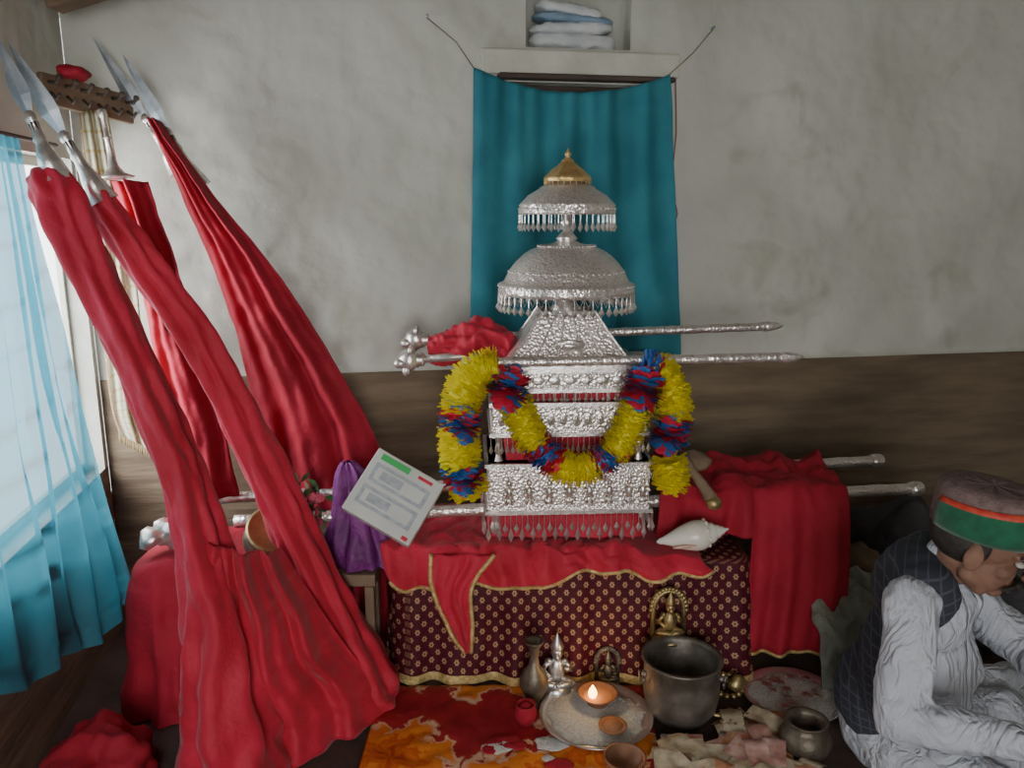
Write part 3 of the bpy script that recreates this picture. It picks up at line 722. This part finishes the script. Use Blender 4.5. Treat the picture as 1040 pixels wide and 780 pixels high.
# conch, whisk
mb=MB(); Rz=zto(V((.97,.06,.16)))
cp=[(.002,-.125),(.009,-.116),(.012,-.104),(.017,-.090),(.025,-.072),(.034,-.052),(.042,-.030),(.0475,-.008),(.049,.010),(.046,.026),(.040,.038),(.034,.044),(.0335,.048),(.033,.056),(.028,.064),(.0225,.068),(.022,.074),(.018,.081),(.014,.085),(.0135,.090),(.009,.096),(.0065,.099),(.004,.106),(0,.112)]
def cm(a_,k): return 1+.05*math.sin(a_+2.2)*math.sin(math.pi*k)
mb.lathe(cp,(.585,2.395,.497),Rz,48,0,mod=cm)
for k in range(9):   # shoulder knobs on the whorl
    t=2*math.pi*k/9; mb.ell(V((.585,2.395,.497))+Rz@V((.040*math.cos(t),.040*math.sin(t),.037)),(.008,.008,.006),Rz,0,10,6)
mb.ell(V((.555,2.354,.478)),(.050,.008,.007),Matrix.Rotation(-.16,3,'Y'),1,16,8)
mb.build('conch_shell',['shell','shell_in'])
mb=MB(); mb.tube(cr([(.55,2.50,.72),(.585,2.46,.685),(.615,2.43,.645),(.637,2.40,.61)],12),[.022,.024,.022,.018,.015,.015,.016,.018,.018,.018,.020,.022,.018],14); mb.ell((.64,2.395,.605),(.026,.022,.022),None,1)
mb.ell((.60,2.56,.69),(.06,.05,.035),None,2,16,10,.3,30)
mb.build('ceremonial_whisk',['wood','brass','wood'])

# ---------------------------------------------------------------- left red heap
mb=MB(); drape(mb,-.93,2.33,.215,.16,.005,.49,.08,.05,.04,11,0,24,6,top_nz=.05); mb.build('cloth_covered_chest',['red_d'])
bp_=empty('brass_pot',(-.735,2.33,.52))
mb=MB(); Rp=zto(V((.25,-.55,.8)))
mb.lathe([(.0,-.10),(.05,-.1),(.085,-.07),(.098,-.03),(.09,0),(.078,.015),(.085,.025),(.082,.03),(.072,.018),(.082,0),(.085,-.04),(.0,-.09)],(-.735,2.33,.53),Rp,36,0)
mb.build('body',['brass_d'],bp_)
mb=MB(); mb.lathe([(.080,.02),(.088,.022),(.09,.028),(.08,.033),(.074,.028)],(-.735,2.33,.53),Rp,36,0); mb.build('rim',['brass'],bp_)
mb=MB(); mb.ell((-1.04,2.30,.545),(.055,.045,.045),Matrix.Rotation(.5,3,'Y'),0,24,14,.5,22); mb.lathe([(.03,0),(.045,.02),(.03,.04),(.012,.06)],(-1.08,2.27,.52),Matrix.Rotation(-.6,3,'Y'),20)
mb.build('silver_urn',['silver_s'])
mb=MB(); drape(mb,-.55,2.66,.09,.10,.005,.46,.04,.015,.02,7,0,18,9,top_nz=.04); mb.build('red_covered_stool',['red_d'])
mb=MB(); mb.box((-.50,2.40,.36),(.13,.10,.04));
for x in(-.55,-.455):
    for y in(2.36,2.44): mb.box((x,y,.17),(.03,.03,.34))
mb.box((-.505,2.40,.14),(.11,.03,.03)); mb.build('wooden_stool',['wood'],smooth=False,bevel=.004)
mb=MB()
def pf(u,v):
    r=.015+.10*v**.7; t=2*math.pi*u
    w=1+.16*math.sin(5*t+4*v)+.12*math.sin(11*t+v*3)+.25*nz(math.cos(t)*2,math.sin(t)*2,v*3)
    return V((-.53+.05*v+math.cos(t)*r*w,2.465+math.sin(t)*r*w*.8,.72-.335*v**1.15+.012*nz(math.cos(t)*4,math.sin(t)*4,v*6)))
mb.grid(pf,90,40,0,closeu=True); mb.build('purple_cloth_bundle',['purple'])
mb=MB()
for k in range(80):
    c=V((-.66+random.uniform(-.07,.06),2.40+random.uniform(-.05,.05),.60+random.uniform(-.06,.06)))
    if k%5==0:
        for j in range(7): 
            d=V((math.cos(j*.9),-.5,math.sin(j*.9))).normalized(); s=d.cross(V((0,1,0)))*.006; mb.add([c,c+d*.014+s,c+d*.018,c+d*.014-s],[(0,1,2,3)],1)
    else:
        d=V((random.gauss(0,1),random.gauss(0,1),random.gauss(0,1))).normalized(); s=d.cross(V((0,1,.2)))*.012; mb.add([c,c+d*.025+s,c+d*.05,c+d*.025-s],[(0,1,2,3)],0)
mb.tube([(-.65,2.40,.60),(-.65,2.40,.48)],.02,8,0)
mb.build('flower_bunch',['leaf','pink'],smooth=False)
pb=empty('packaged_box',(-.37,2.34,.64))
f=V((.12,-.85,.50)).normalized(); r_=f.cross(V((0,0,1))).normalized()*-1
u_=f.cross(r_)
if u_.z<0:u_=-u_
rot=Matrix.Rotation(math.radians(-33),3,f); r_=rot@r_; u_=rot@u_
Rb=Matrix((r_,f,u_)).transposed(); c0=V((-.365,2.335,.645))
mb=MB(); mb.box(c0,(.235,.06,.215),Rb); mb.build('carton',['white_box'],pb,smooth=False,bevel=.004)
mb=MB()
for i in range(2):
    mb.box(c0+Rb@V((-.002,.031,.035-.075*i)),(.19,.002,.062),Rb,0); mb.box(c0+Rb@V((-.002,.032,.035-.075*i)),(.165,.002,.040),Rb,2)
    mb.box(c0+Rb@V((-.03,.033,.035-.075*i)),(.075,.002,.028),Rb,0)
mb.box(c0+Rb@V((-.045,.031,.088)),(.10,.002,.020),Rb,1); mb.box(c0+Rb@V((.06,.031,.088)),(.05,.002,.010),Rb,3)
mb.box(c0+Rb@V((.095,.032,-.095)),(.02,.002,.012),Rb,3)
mb.build('printed_labels',['label','green','white_box','gred'],pb,smooth=False,bevel=.0006)
mb=MB(); mb.ell((-1.09,1.86,.05),(.12,.17,.12),None,0,60,30,.5,9); mb.build('crumpled_red_cloth',['red_d'])

# ---------------------------------------------------------------- floor items
mb=MB()
def ff(u,v):
    x=-.42+.84*u; y=1.1+1.22*v; return V((x,y,.006+.012*abs(nz(x*9,y*9))+.006*abs(nz(x*25,y*25))))
mb.grid(ff,110,110); mb.build('floral_floor_cloth',['floral'],solid=.002)
def plate(name,c,r,rice):
    e=empty(name,c); mb=MB()
    mb.lathe([(0,0),(r*.86,0),(r*.92,.003),(r,.016),(r*1.02,.017),(r*1.0,.020),(r*.9,.007),(r*.84,.005),(0,.005)],c,None,64); mb.build('dish',['steel'],e)
    mb=MB(); mb.lathe([(r*rice,.005),(r*rice*.95,.009),(r*rice*.6,.012),(r*rice*.3,.014),(0,.014)],c,None,64,0,mod=lambda a_,k:1+.04*math.sin(5*a_)+.03*math.sin(11*a_)); 
    for k in range(300):
        an=random.uniform(0,6.28); q=r*random.uniform(0,.92)**.6; h=.014-.004*q/r if q<r*rice else .008
        p=V(c)+V((q*math.cos(an),q*math.sin(an),h)); mb.ell(p,(.004,.0015,.0015),Matrix.Rotation(random.uniform(0,3),3,'Z'),0,5,3)
    mb.build('rice',['rice'],e); return e
plate('steel_thali_plate',(.252,2.135,.020),.168,.86)
plate('steel_thali_plate',(.885,2.255,.006),.15,.88)
mb=MB()
for k in range(60):
    if k<20: c=V((.885+random.uniform(-.09,.09),2.255+random.uniform(-.09,.09),.023+.0005*k))
    else: c=V((random.uniform(.42,.80),random.uniform(1.80,2.05),.022+.003*(k%6)))
    mb.lathe([(0,0),(.011,0),(.012,.0008),(.011,.0017),(0,.0017)],c,Matrix.Rotation(random.uniform(-.3,.3),3,'X'),14)
mb.build('scattered_coins',['coin'])
dy=empty('oil_lamp',(.262,2.19,.04)); mb=MB()
mb.lathe([(0,.0),(.03,0),(.036,.006),(.03,.012),(.045,.02),(.06,.034),(.062,.038),(.056,.036),(.04,.024),(0,.022)],(.262,2.19,.034),None,32,0); mb.ell((.262,2.19,.058),(.05,.05,.006),None,1)
mb.build('lamp_bowl',['copper','clay'],dy)
mb=MB(); mb.lathe([(0,0),(.010,.004),(.014,.014),(.011,.026),(.005,.036),(0,.044)],(.245,2.175,.062),None,16); mb.build('lamp_flame',['flame'],dy)
mb=MB(); mb.lathe([(0,0),(.03,0),(.04,.006),(.042,.012),(.036,.012),(.0,.008)],(.293,2.065,.035),None,28); mb.ell((.293,2.065,.046),(.03,.03,.008)); mb.build('clay_saucer',['clay'])
mb=MB(); mb.lathe([(0,0),(.035,0),(.05,.015),(.056,.045),(.058,.05),(.053,.05),(.046,.018),(0,.01)],(.305,1.90,.018),None,32); mb.build('copper_bowl',['copper'])
bw=empty('metal_cooking_pot',(.51,2.165,0)); mb=MB()
mb.lathe([(0,.012),(.07,.012),(.085,.02),(.105,.05),(.113,.09),(.113,.15),(.112,.195),(.120,.202),(.121,.208),(.112,.208),(.106,.195),(.107,.1),(.09,.05),(0,.035)],(.51,2.165,.0),None,56)
mb.build('body',['potsteel'],bw)
mb=MB()
for an in(3.3,5.9):
    c=V((.51,2.165,.16))+V((math.cos(an),math.sin(an),0))*.116; t=V((-math.sin(an),math.cos(an),0))
    mb.tube([c+t*.022*math.cos(k*math.pi/8)+V((math.cos(an),math.sin(an),0))*.010-V((0,0,.026*math.sin(k*math.pi/8))) for k in range(9)],.0035,8)
    mb.ell(c,(.010,)*3)
mb.build('ring_handles',['potsteel'],bw)
def deity(name,c,h,m,arch=False):
    c=V(c); mb=MB()
    mb.lathe([(0,0),(h*.26,0),(h*.27,h*.04),(h*.2,h*.07),(h*.24,h*.11),(0,h*.12)],c,None,20)
    q=c+V((0,0,h*.12))
    for s_ in(-1,1):
        mb.caps(q+V((s_*h*.08,0,h*.07)),h*.07,q+V((s_*h*.22,-h*.08,h*.06)),h*.05)
        mb.caps(q+V((s_*h*.22,-h*.08,h*.06)),h*.05,q+V((-s_*h*.03,-h*.14,h*.05)),h*.035)
        mb.caps(q+V((s_*h*.11,0,h*.36)),h*.04,q+V((s_*h*.2,-h*.03,h*.24)),h*.032)
        mb.caps(q+V((s_*h*.2,-h*.03,h*.24)),h*.032,q+V((s_*h*.12,-h*.13,h*.2+(h*.12 if s_>0 else 0))),h*.028)
    mb.ell(q+V((0,0,h*.22)),(h*.12,h*.09,h*.2)); mb.ell(q+V((0,-.01*h,h*.5)),(h*.085,h*.085,h*.1)); mb.lathe([(h*.09,0),(h*.1,h*.03),(h*.06,h*.12),(h*.02,h*.2),(0,h*.25)],q+V((0,0,h*.55)),None,14)
    mb.caps(q+V((0,-h*.08,h*.5)),h*.03,q+V((0,-h*.11,h*.42)),h*.02)
    if arch:
        pts=[c+V((math.cos(t)*h*.27,h*.13,h*.50+math.sin(t)*h*.36)) for t in [math.pi*k/16 for k in range(17)]]
        mb.tube([c+V((h*.27,h*.13,0))]+pts+[c+V((-h*.27,h*.13,0))],h*.05,8)
        for p in pts: mb.ell(p+(p-(c+V((0,h*.13,h*.5)))).normalized()*h*.04,(h*.05,)*3)
    mb.box(c+V((0,0,h*.01)),(h*.6,h*.36,h*.05)); return mb.build(name,[m])
deity('silver_deity_figurine',(.142,2.285,.012),.225,'steel')
deity('brass_deity_figurine',(.50,2.315,.177),.18,'brass',True)
mb=MB(); mb.box((.50,2.315,.155),(.14,.06,.03)); mb.box((.50,2.315,.072),(.1,.05,.144)); mb.build('idol_pedestal',['wood_d'],smooth=False,bevel=.004)
deity('brass_deity_figurine',(.31,2.33,.012),.13,'brass_d',True)
mb=MB(); mb.lathe([(0,0),(.028,0),(.022,.012),(.03,.03),(.043,.06),(.045,.085),(.036,.11),(.018,.13),(.013,.16),(.016,.19),(.03,.212),(.031,.216),(.024,.214),(.01,.19)],(.068,2.22,.012),None,36); mb.build('brass_water_vase',['brass_d'])
mb=MB(); mb.lathe([(0,0),(.022,0),(.03,.02),(.034,.04),(.028,.055),(.03,.065),(.025,.065),(.022,.05),(0,.03)],(.04,2.12,.014),None,28); mb.ell((.04,2.12,.068),(.02,.02,.012)); mb.build('kumkum_pot',['red_d'])
mb=MB(); mb.lathe([(0,0),(.05,0),(.066,.02),(.074,.05),(.06,.08),(.045,.088),(.055,.1),(.06,.104),(.052,.104),(.04,.09),(.06,.05),(0,.012)],(.83,2.00,.006),None,36); mb.build('dark_brass_pot',['brass_d'])
mb=MB(); 
for k in range(14):
    t=k/14*6.28; mb.ell((.69+.045*math.cos(t),2.29+.03*math.sin(t),.03+.02*math.sin(t)),(.011,)*3,None,0,8,6)
mb.ell((.71,2.27,.05),(.03,.02,.03),None,0,14,10,.3,30)
mb.build('anklet_bells',['brass'])
mb=MB()
for k in range(12):
    x=.67+random.uniform(-.03,.04); y=2.12+random.uniform(-.06,.06)
    mb.caps((x,y,.018),.008,(x+random.uniform(-.06,.06),y+random.uniform(-.05,.05),.04),.006,k%2)
mb.build('dry_offering_sticks',['wood','brass'])
mb=MB()
def note(c,an,tilt,m,bend):
    R=Matrix.Rotation(an,3,'Z')@Matrix.Rotation(tilt,3,'X')@Matrix.Rotation(tilt*.5,3,'Y')
    def fn(u,v):
        p=V(((u-.5)*.13,(v-.5)*.062,bend*math.sin(u*math.pi)+bend*.3*math.sin(u*9+an))); return V(c)+R@p
    mb.grid(fn,10,2,m)
put=0
for k in range(260):
    x=random.uniform(.37,.80); y=random.uniform(1.72,2.13)
    if math.dist((x,y),(.51,2.165))<.15 or math.dist((x,y),(.252,2.135))<.22 or math.dist((x,y),(.83,2.00))<.11 or math.dist((x,y),(.305,1.9))<.11: continue
    put+=1
    if put>95: break
    note((x,y,.008+put*.0004),random.uniform(0,3.1),random.uniform(-.12,.12),random.choice([0,1,1,2]),random.choice([.002,.004,.008,.016]))
mb.build('banknote_pile',['note1','note2','note3'],smooth=True)
mb=MB()
for k in range(9):
    mb.ell((.03+random.uniform(-.1,.10),1.98+random.uniform(-.06,.08),.018),(random.uniform(.02,.05),random.uniform(.015,.03),.004),None,0 if k%3 else 1,16,8,.4,40)
mb.build('vermilion_powder',['red_d','rice'])
mb=MB()
def sk(u,v):
    x=1.0+.32*u
    y=2.60-.32*v; z=.28*math.cos(min(1,v*1.05)*math.pi/2)**.7+.006 if v<.95 else .006
    return V((x+.03*nz(v*5,u*3),y+.05*nz(u*5,v*5,2),max(.004,z*(1-.5*(u-.45)**2)+.05*nz(u*5,v*6,5)*(1-v*.6)+.02*nz(u*14,v*14,5)*(1-v))))
mb.grid(sk,90,70); mb.build('grey_cloth_heap',['sack'],solid=.006)
mb=MB(); mb.ell((1.45,2.88,.2),(.26,.14,.22),None,0,50,30,.4,5); mb.ell((1.78,2.6,.16),(.26,.22,.2),None,0,50,30,.4,5); mb.build('dark_bedding_pile',['darkcl'])
mb=MB(); mb.ell((1.25,2.68,.26),(.09,.06,.08),None,0,40,20,.5,10); mb.ell((1.25,2.68,.11),(.10,.07,.12),None,0,40,20,.4,8); mb.build('folded_brown_shawl',['wood'])

# ---------------------------------------------------------------- seated man
mn=empty('seated_man',(1.03,1.93,0))
F=V((.85,-.5,0)).normalized(); Rt_=F.cross(V((0,0,1)))
RF=Matrix((Rt_,F,V((0,0,1)))).transposed()
pel=V((1.045,1.97,.13))
mb=MB()
mb.ell(pel,(.16,.13,.125),RF)
for s_ in(1,-1):
    hip=pel+Rt_*s_*.09+F*.02; knee=pel+F*.32+Rt_*s_*.30+V((0,0,.03)); ank=pel+F*.36-Rt_*s_*.06+V((0,0,-.065))
    mb.caps(hip,.10,knee,.078); mb.caps(knee,.075,ank,.05)
tr=mb.build('trousers',['trouser'],mn,remesh=.010,smo=4)
tex=bpy.data.textures.new('wr','CLOUDS'); tex.noise_scale=.09; tex.noise_depth=3
def wr(o,s):
    d=o.modifiers.new('d','DISPLACE'); d.texture=tex; d.strength=s; d.mid_level=.5
    k=o.modifiers.new('s2','SMOOTH'); k.factor=.5; k.iterations=1
wr(tr,.035)
mb=MB()
for s_ in(1,-1):
    ank=pel+F*.36-Rt_*s_*.06+V((0,0,-.075)); toe=ank-Rt_*s_*.13+F*.03+V((0,0,-.02))
    mb.caps(ank,.036,toe,.026)
    for k in range(5): mb.caps(toe+F*(k-2)*.014,.010,toe+F*(k-2)*.015-Rt_*s_*(.04-.004*k),.008)
mb.build('feet',['skin'],mn,remesh=.005,smo=3)
ch=V((1.045,1.875,.44)); sh_c=V((1.035,1.83,.61)); nk=V((1.05,1.80,.695))
shR=V((.925,1.70,.625)); elR=V((.875,1.60,.385)); wrR=V((1.055,1.47,.425))
shL=sh_c-Rt_*.17; elL=V((1.33,1.93,.40)); wrL=V((1.36,1.70,.36))
mb=MB()
mb.ell(pel+V((0,0,.07))+F*.03,(.165,.125,.14),RF); mb.ell(ch+F*.03-V((0,0,.08)),(.155,.12,.2),RF); mb.ell(sh_c+F*.02-V((0,0,.04)),(.155,.10,.12),RF)
mb.caps(nk-V((0,0,.06)),.06,nk-V((0,0,.01)),.052)
mb.caps(shR,.062,elR,.058); mb.caps(elR,.058,elR.lerp(wrR,.5),.048); mb.caps(elR.lerp(wrR,.5),.048,wrR,.036); mb.caps(sh_c+Rt_*.08,.07,shR,.062)
mb.caps(shL,.066,elL,.06); mb.caps(elL,.06,wrL,.04); mb.caps(sh_c-Rt_*.08,.07,shL,.066)
mb.caps(pel+F*.1+Rt_*.05,.09,pel+F*.26+Rt_*.15+V((0,0,.02)),.08); mb.caps(pel+F*.1-Rt_*.05,.09,pel+F*.26-Rt_*.15+V((0,0,.02)),.08)
sm=mb.build('kurta',['shirt'],mn,remesh=.008,smo=4); wr(sm,.034)
mb=MB()
mb.ell(pel+V((0,0,.09))-F*.02,(.178,.13,.14),RF); mb.ell(ch-F*.015-V((0,0,.08)),(.172,.125,.21),RF); mb.ell(sh_c-F*.022-V((0,0,.02)),(.172,.11,.125),RF)
mb.caps(sh_c+Rt_*.06-F*.02+V((0,0,.01)),.09,sh_c+Rt_*.115-F*.01+V((0,0,.012)),.080); mb.caps(sh_c-Rt_*.06-F*.02+V((0,0,.01)),.09,sh_c-Rt_*.115-F*.01+V((0,0,.012)),.080)
mb.caps(nk-F*.05-V((0,0,.05)),.06,nk-F*.03-V((0,0,.03)),.05)
vm=mb.build('checked_waistcoat',['check'],mn,remesh=.009,smo=4); wr(vm,.024)
mb=MB(); mb.lathe([(.062,-.03),(.060,0),(.058,.018),(.052,.018),(.054,-.02)],nk+V((.01,-.008,-.005)),zto((.35,-.22,.9)),28,0); mb.build('collar',['shirt'],mn)
fh=V((.78,-.60,-.28)).normalized(); Rh=basis(fh); hc=V((1.092,1.735,.752))
XH=Matrix.Translation(hc)@Rh.to_4x4()@Matrix.Scale(1.08,4)
mb=MB()
mb.ell((0,-.012,.03),(.074,.093,.085),seg=24,rings=16); mb.ell((0,.020,-.035),(.056,.060,.068),seg=20,rings=12); mb.ell((0,.055,-.082),(.022,.019,.018))
mb.caps((0,.083,.018),.008,(0,.106,-.022),.0105); 
for s_ in(-1,1):
    mb.ell((s_*.010,.097,-.027),(.008,.009,.007)); mb.ell((s_*.036,.053,-.022),(.021,.021,.018)); mb.caps((s_*.012,.082,.024),.010,(s_*.045,.066,.022),.009)
    mb.ell((s_*.074,-.002,-.008),(.010,.02,.032),Matrix.Rotation(s_*.3,3,'Z')); mb.caps((s_*.03,.03,-.08),.018,(s_*.050,.0,-.055),.02)
mb.caps((-.018,.08,-.056),.006,(.018,.08,-.056),.006); mb.caps((-.014,.079,-.065),.007,(.014,.079,-.065),.007)
Ri=Rh.inverted(); nb=Ri@(nk-V((0,0,.03))-hc); mb.caps((0,-.02,-.05),.052,tuple(nb),.05)
mb.build('head',['skin'],mn,xf=XH,remesh=.0035,smo=1)
mb=MB()
for s_ in(-1,1):
    mb.ell((s_*.030,.076,.004),(.012,.010,.0065),None,0,14,10); mb.ell((s_*.030,.0850,.003),(.005,.003,.005),None,1,10,8)
    mb.caps((s_*.014,.093,.027),.004,(s_*.032,.089,.032),.005,1,8); mb.caps((s_*.032,.089,.032),.005,(s_*.05,.073,.025),.003,1,8)
    mb.caps((s_*.003,.097,-.045),.008,(s_*.026,.086,-.050),.007,1,8); mb.caps((s_*.026,.086,-.050),.007,(s_*.042,.07,-.060),.003,1,8)
    mb.ell((s_*.070,.006,.014),(.007,.016,.03),None,1,10,8)
mb.ell((0,-.030,.010),(.077,.082,.066),None,1,24,16)
mb.build('eyes_and_hair',['eye','hair'],mn,xf=XH)
mb=MB(); Rc2=Matrix.Rotation(math.radians(8),3,'X')
mb.lathe([(.083,.02),(.089,.022),(.092,.08),(.090,.108),(.082,.117),(.06,.120),(.0,.121)],(0,-.01,.01),Rc2,48,0,1,1.14)
def band(u,v):
    t=math.pi/2+(u-.5)*4.9; r=.0965+.004*math.sin(v*3.1); g=1-abs(u-.5)*.5; z=.022+(.088*g)*v
    return Rc2@V((r*math.cos(t),r*math.sin(t)*1.14,z))+V((0,-.01,.01))
mb.grid(band,40,6,1,mf=lambda u,v:2 if v>.84 else 1)
mb.build('himachali_cap',['captop','capgreen','capred'],mn,xf=XH,solid=.004)
def hand(name,wr_,d,palmn,side):
    d=V(d).normalized(); pn=V(palmn); pn=(pn-d*pn.dot(d)).normalized(); sd=d.cross(pn)*side
    mb=MB(); w_=V(wr_)
    mb.caps(w_-d*.02,.026,w_+d*.02,.026)
    for k in range(4):
        b=w_+d*.03+sd*(k-1.5)*.012; kn=w_+d*.088+sd*(k-1.5)*.021; mb.caps(b,.016,kn,.0125)
        L=[.038,.044,.041,.031][k]; cur=kn; dd=d
        for j in range(3):
            an=.35+.28*j; dd=(dd*math.cos(an)+pn*math.sin(an)).normalized(); nx=cur+dd*L*(1,.7,.55)[j]; mb.caps(cur,.0095-.0008*j,nx,.0088-.0008*j); cur=nx
    b=w_+d*.03-sd*.022; k1=b+(d*.5-sd*.7+pn*.3).normalized()*.04; k2=k1+(d*.85-sd*.2+pn*.35).normalized()*.032; k3=k2+(d*.8+sd*.1+pn*.5).normalized()*.024
    mb.caps(b,.017,k1,.012); mb.caps(k1,.012,k2,.0105); mb.caps(k2,.0105,k3,.0085)
    mb.build(name,['skin'],mn,remesh=.0032,smo=2)
hand('right_hand',wrR,(.85,-.25,.1),(.1,.2,-1),-1)
hand('left_hand',wrL,(.1,-.9,-.3),(0,-.2,-1),1)

# ---------------------------------------------------------------- lights & camera
w=bpy.data.worlds.new('World'); bpy.context.scene.world=w; w.use_nodes=True
bg=w.node_tree.nodes['Background']; bg.inputs['Color'].default_value=(.94,.975,1,1); bg.inputs['Strength'].default_value=5.0
def area(name,loc,tgt,sx,sy,e,col):
    l=bpy.data.lights.new(name,'AREA'); l.shape='RECTANGLE'; l.size=sx; l.size_y=sy; l.energy=e; l.color=col
    o=bpy.data.objects.new(name,l); o.location=loc; o.rotation_euler=(V(tgt)-V(loc)).to_track_quat('-Z','Y').to_euler(); bpy.context.scene.collection.objects.link(o)
area('window_daylight',Lw(.65,1.3,-.6),(-.4,2.6,1.0),1.2,1.0,45,(.95,.98,1))
area('doorway_daylight',(.1,-2.0,1.4),(-.2,3.0,1.2),1.3,1.8,55,(1,.985,.95))
l=bpy.data.lights.new('lamp_flame_light','POINT'); l.energy=.35; l.color=(1,.6,.25); l.shadow_soft_size=.02
o=bpy.data.objects.new('lamp_flame_light',l); o.location=(.245,2.17,.15); bpy.context.scene.collection.objects.link(o)
cam=bpy.data.cameras.new('Camera'); cam.lens=28.04; cam.sensor_width=36; cam.clip_start=.05
co=bpy.data.objects.new('Camera',cam); co.location=(0,0,1.5); co.rotation_euler=(math.radians(78),0,0)
bpy.context.scene.collection.objects.link(co); bpy.context.scene.camera=co
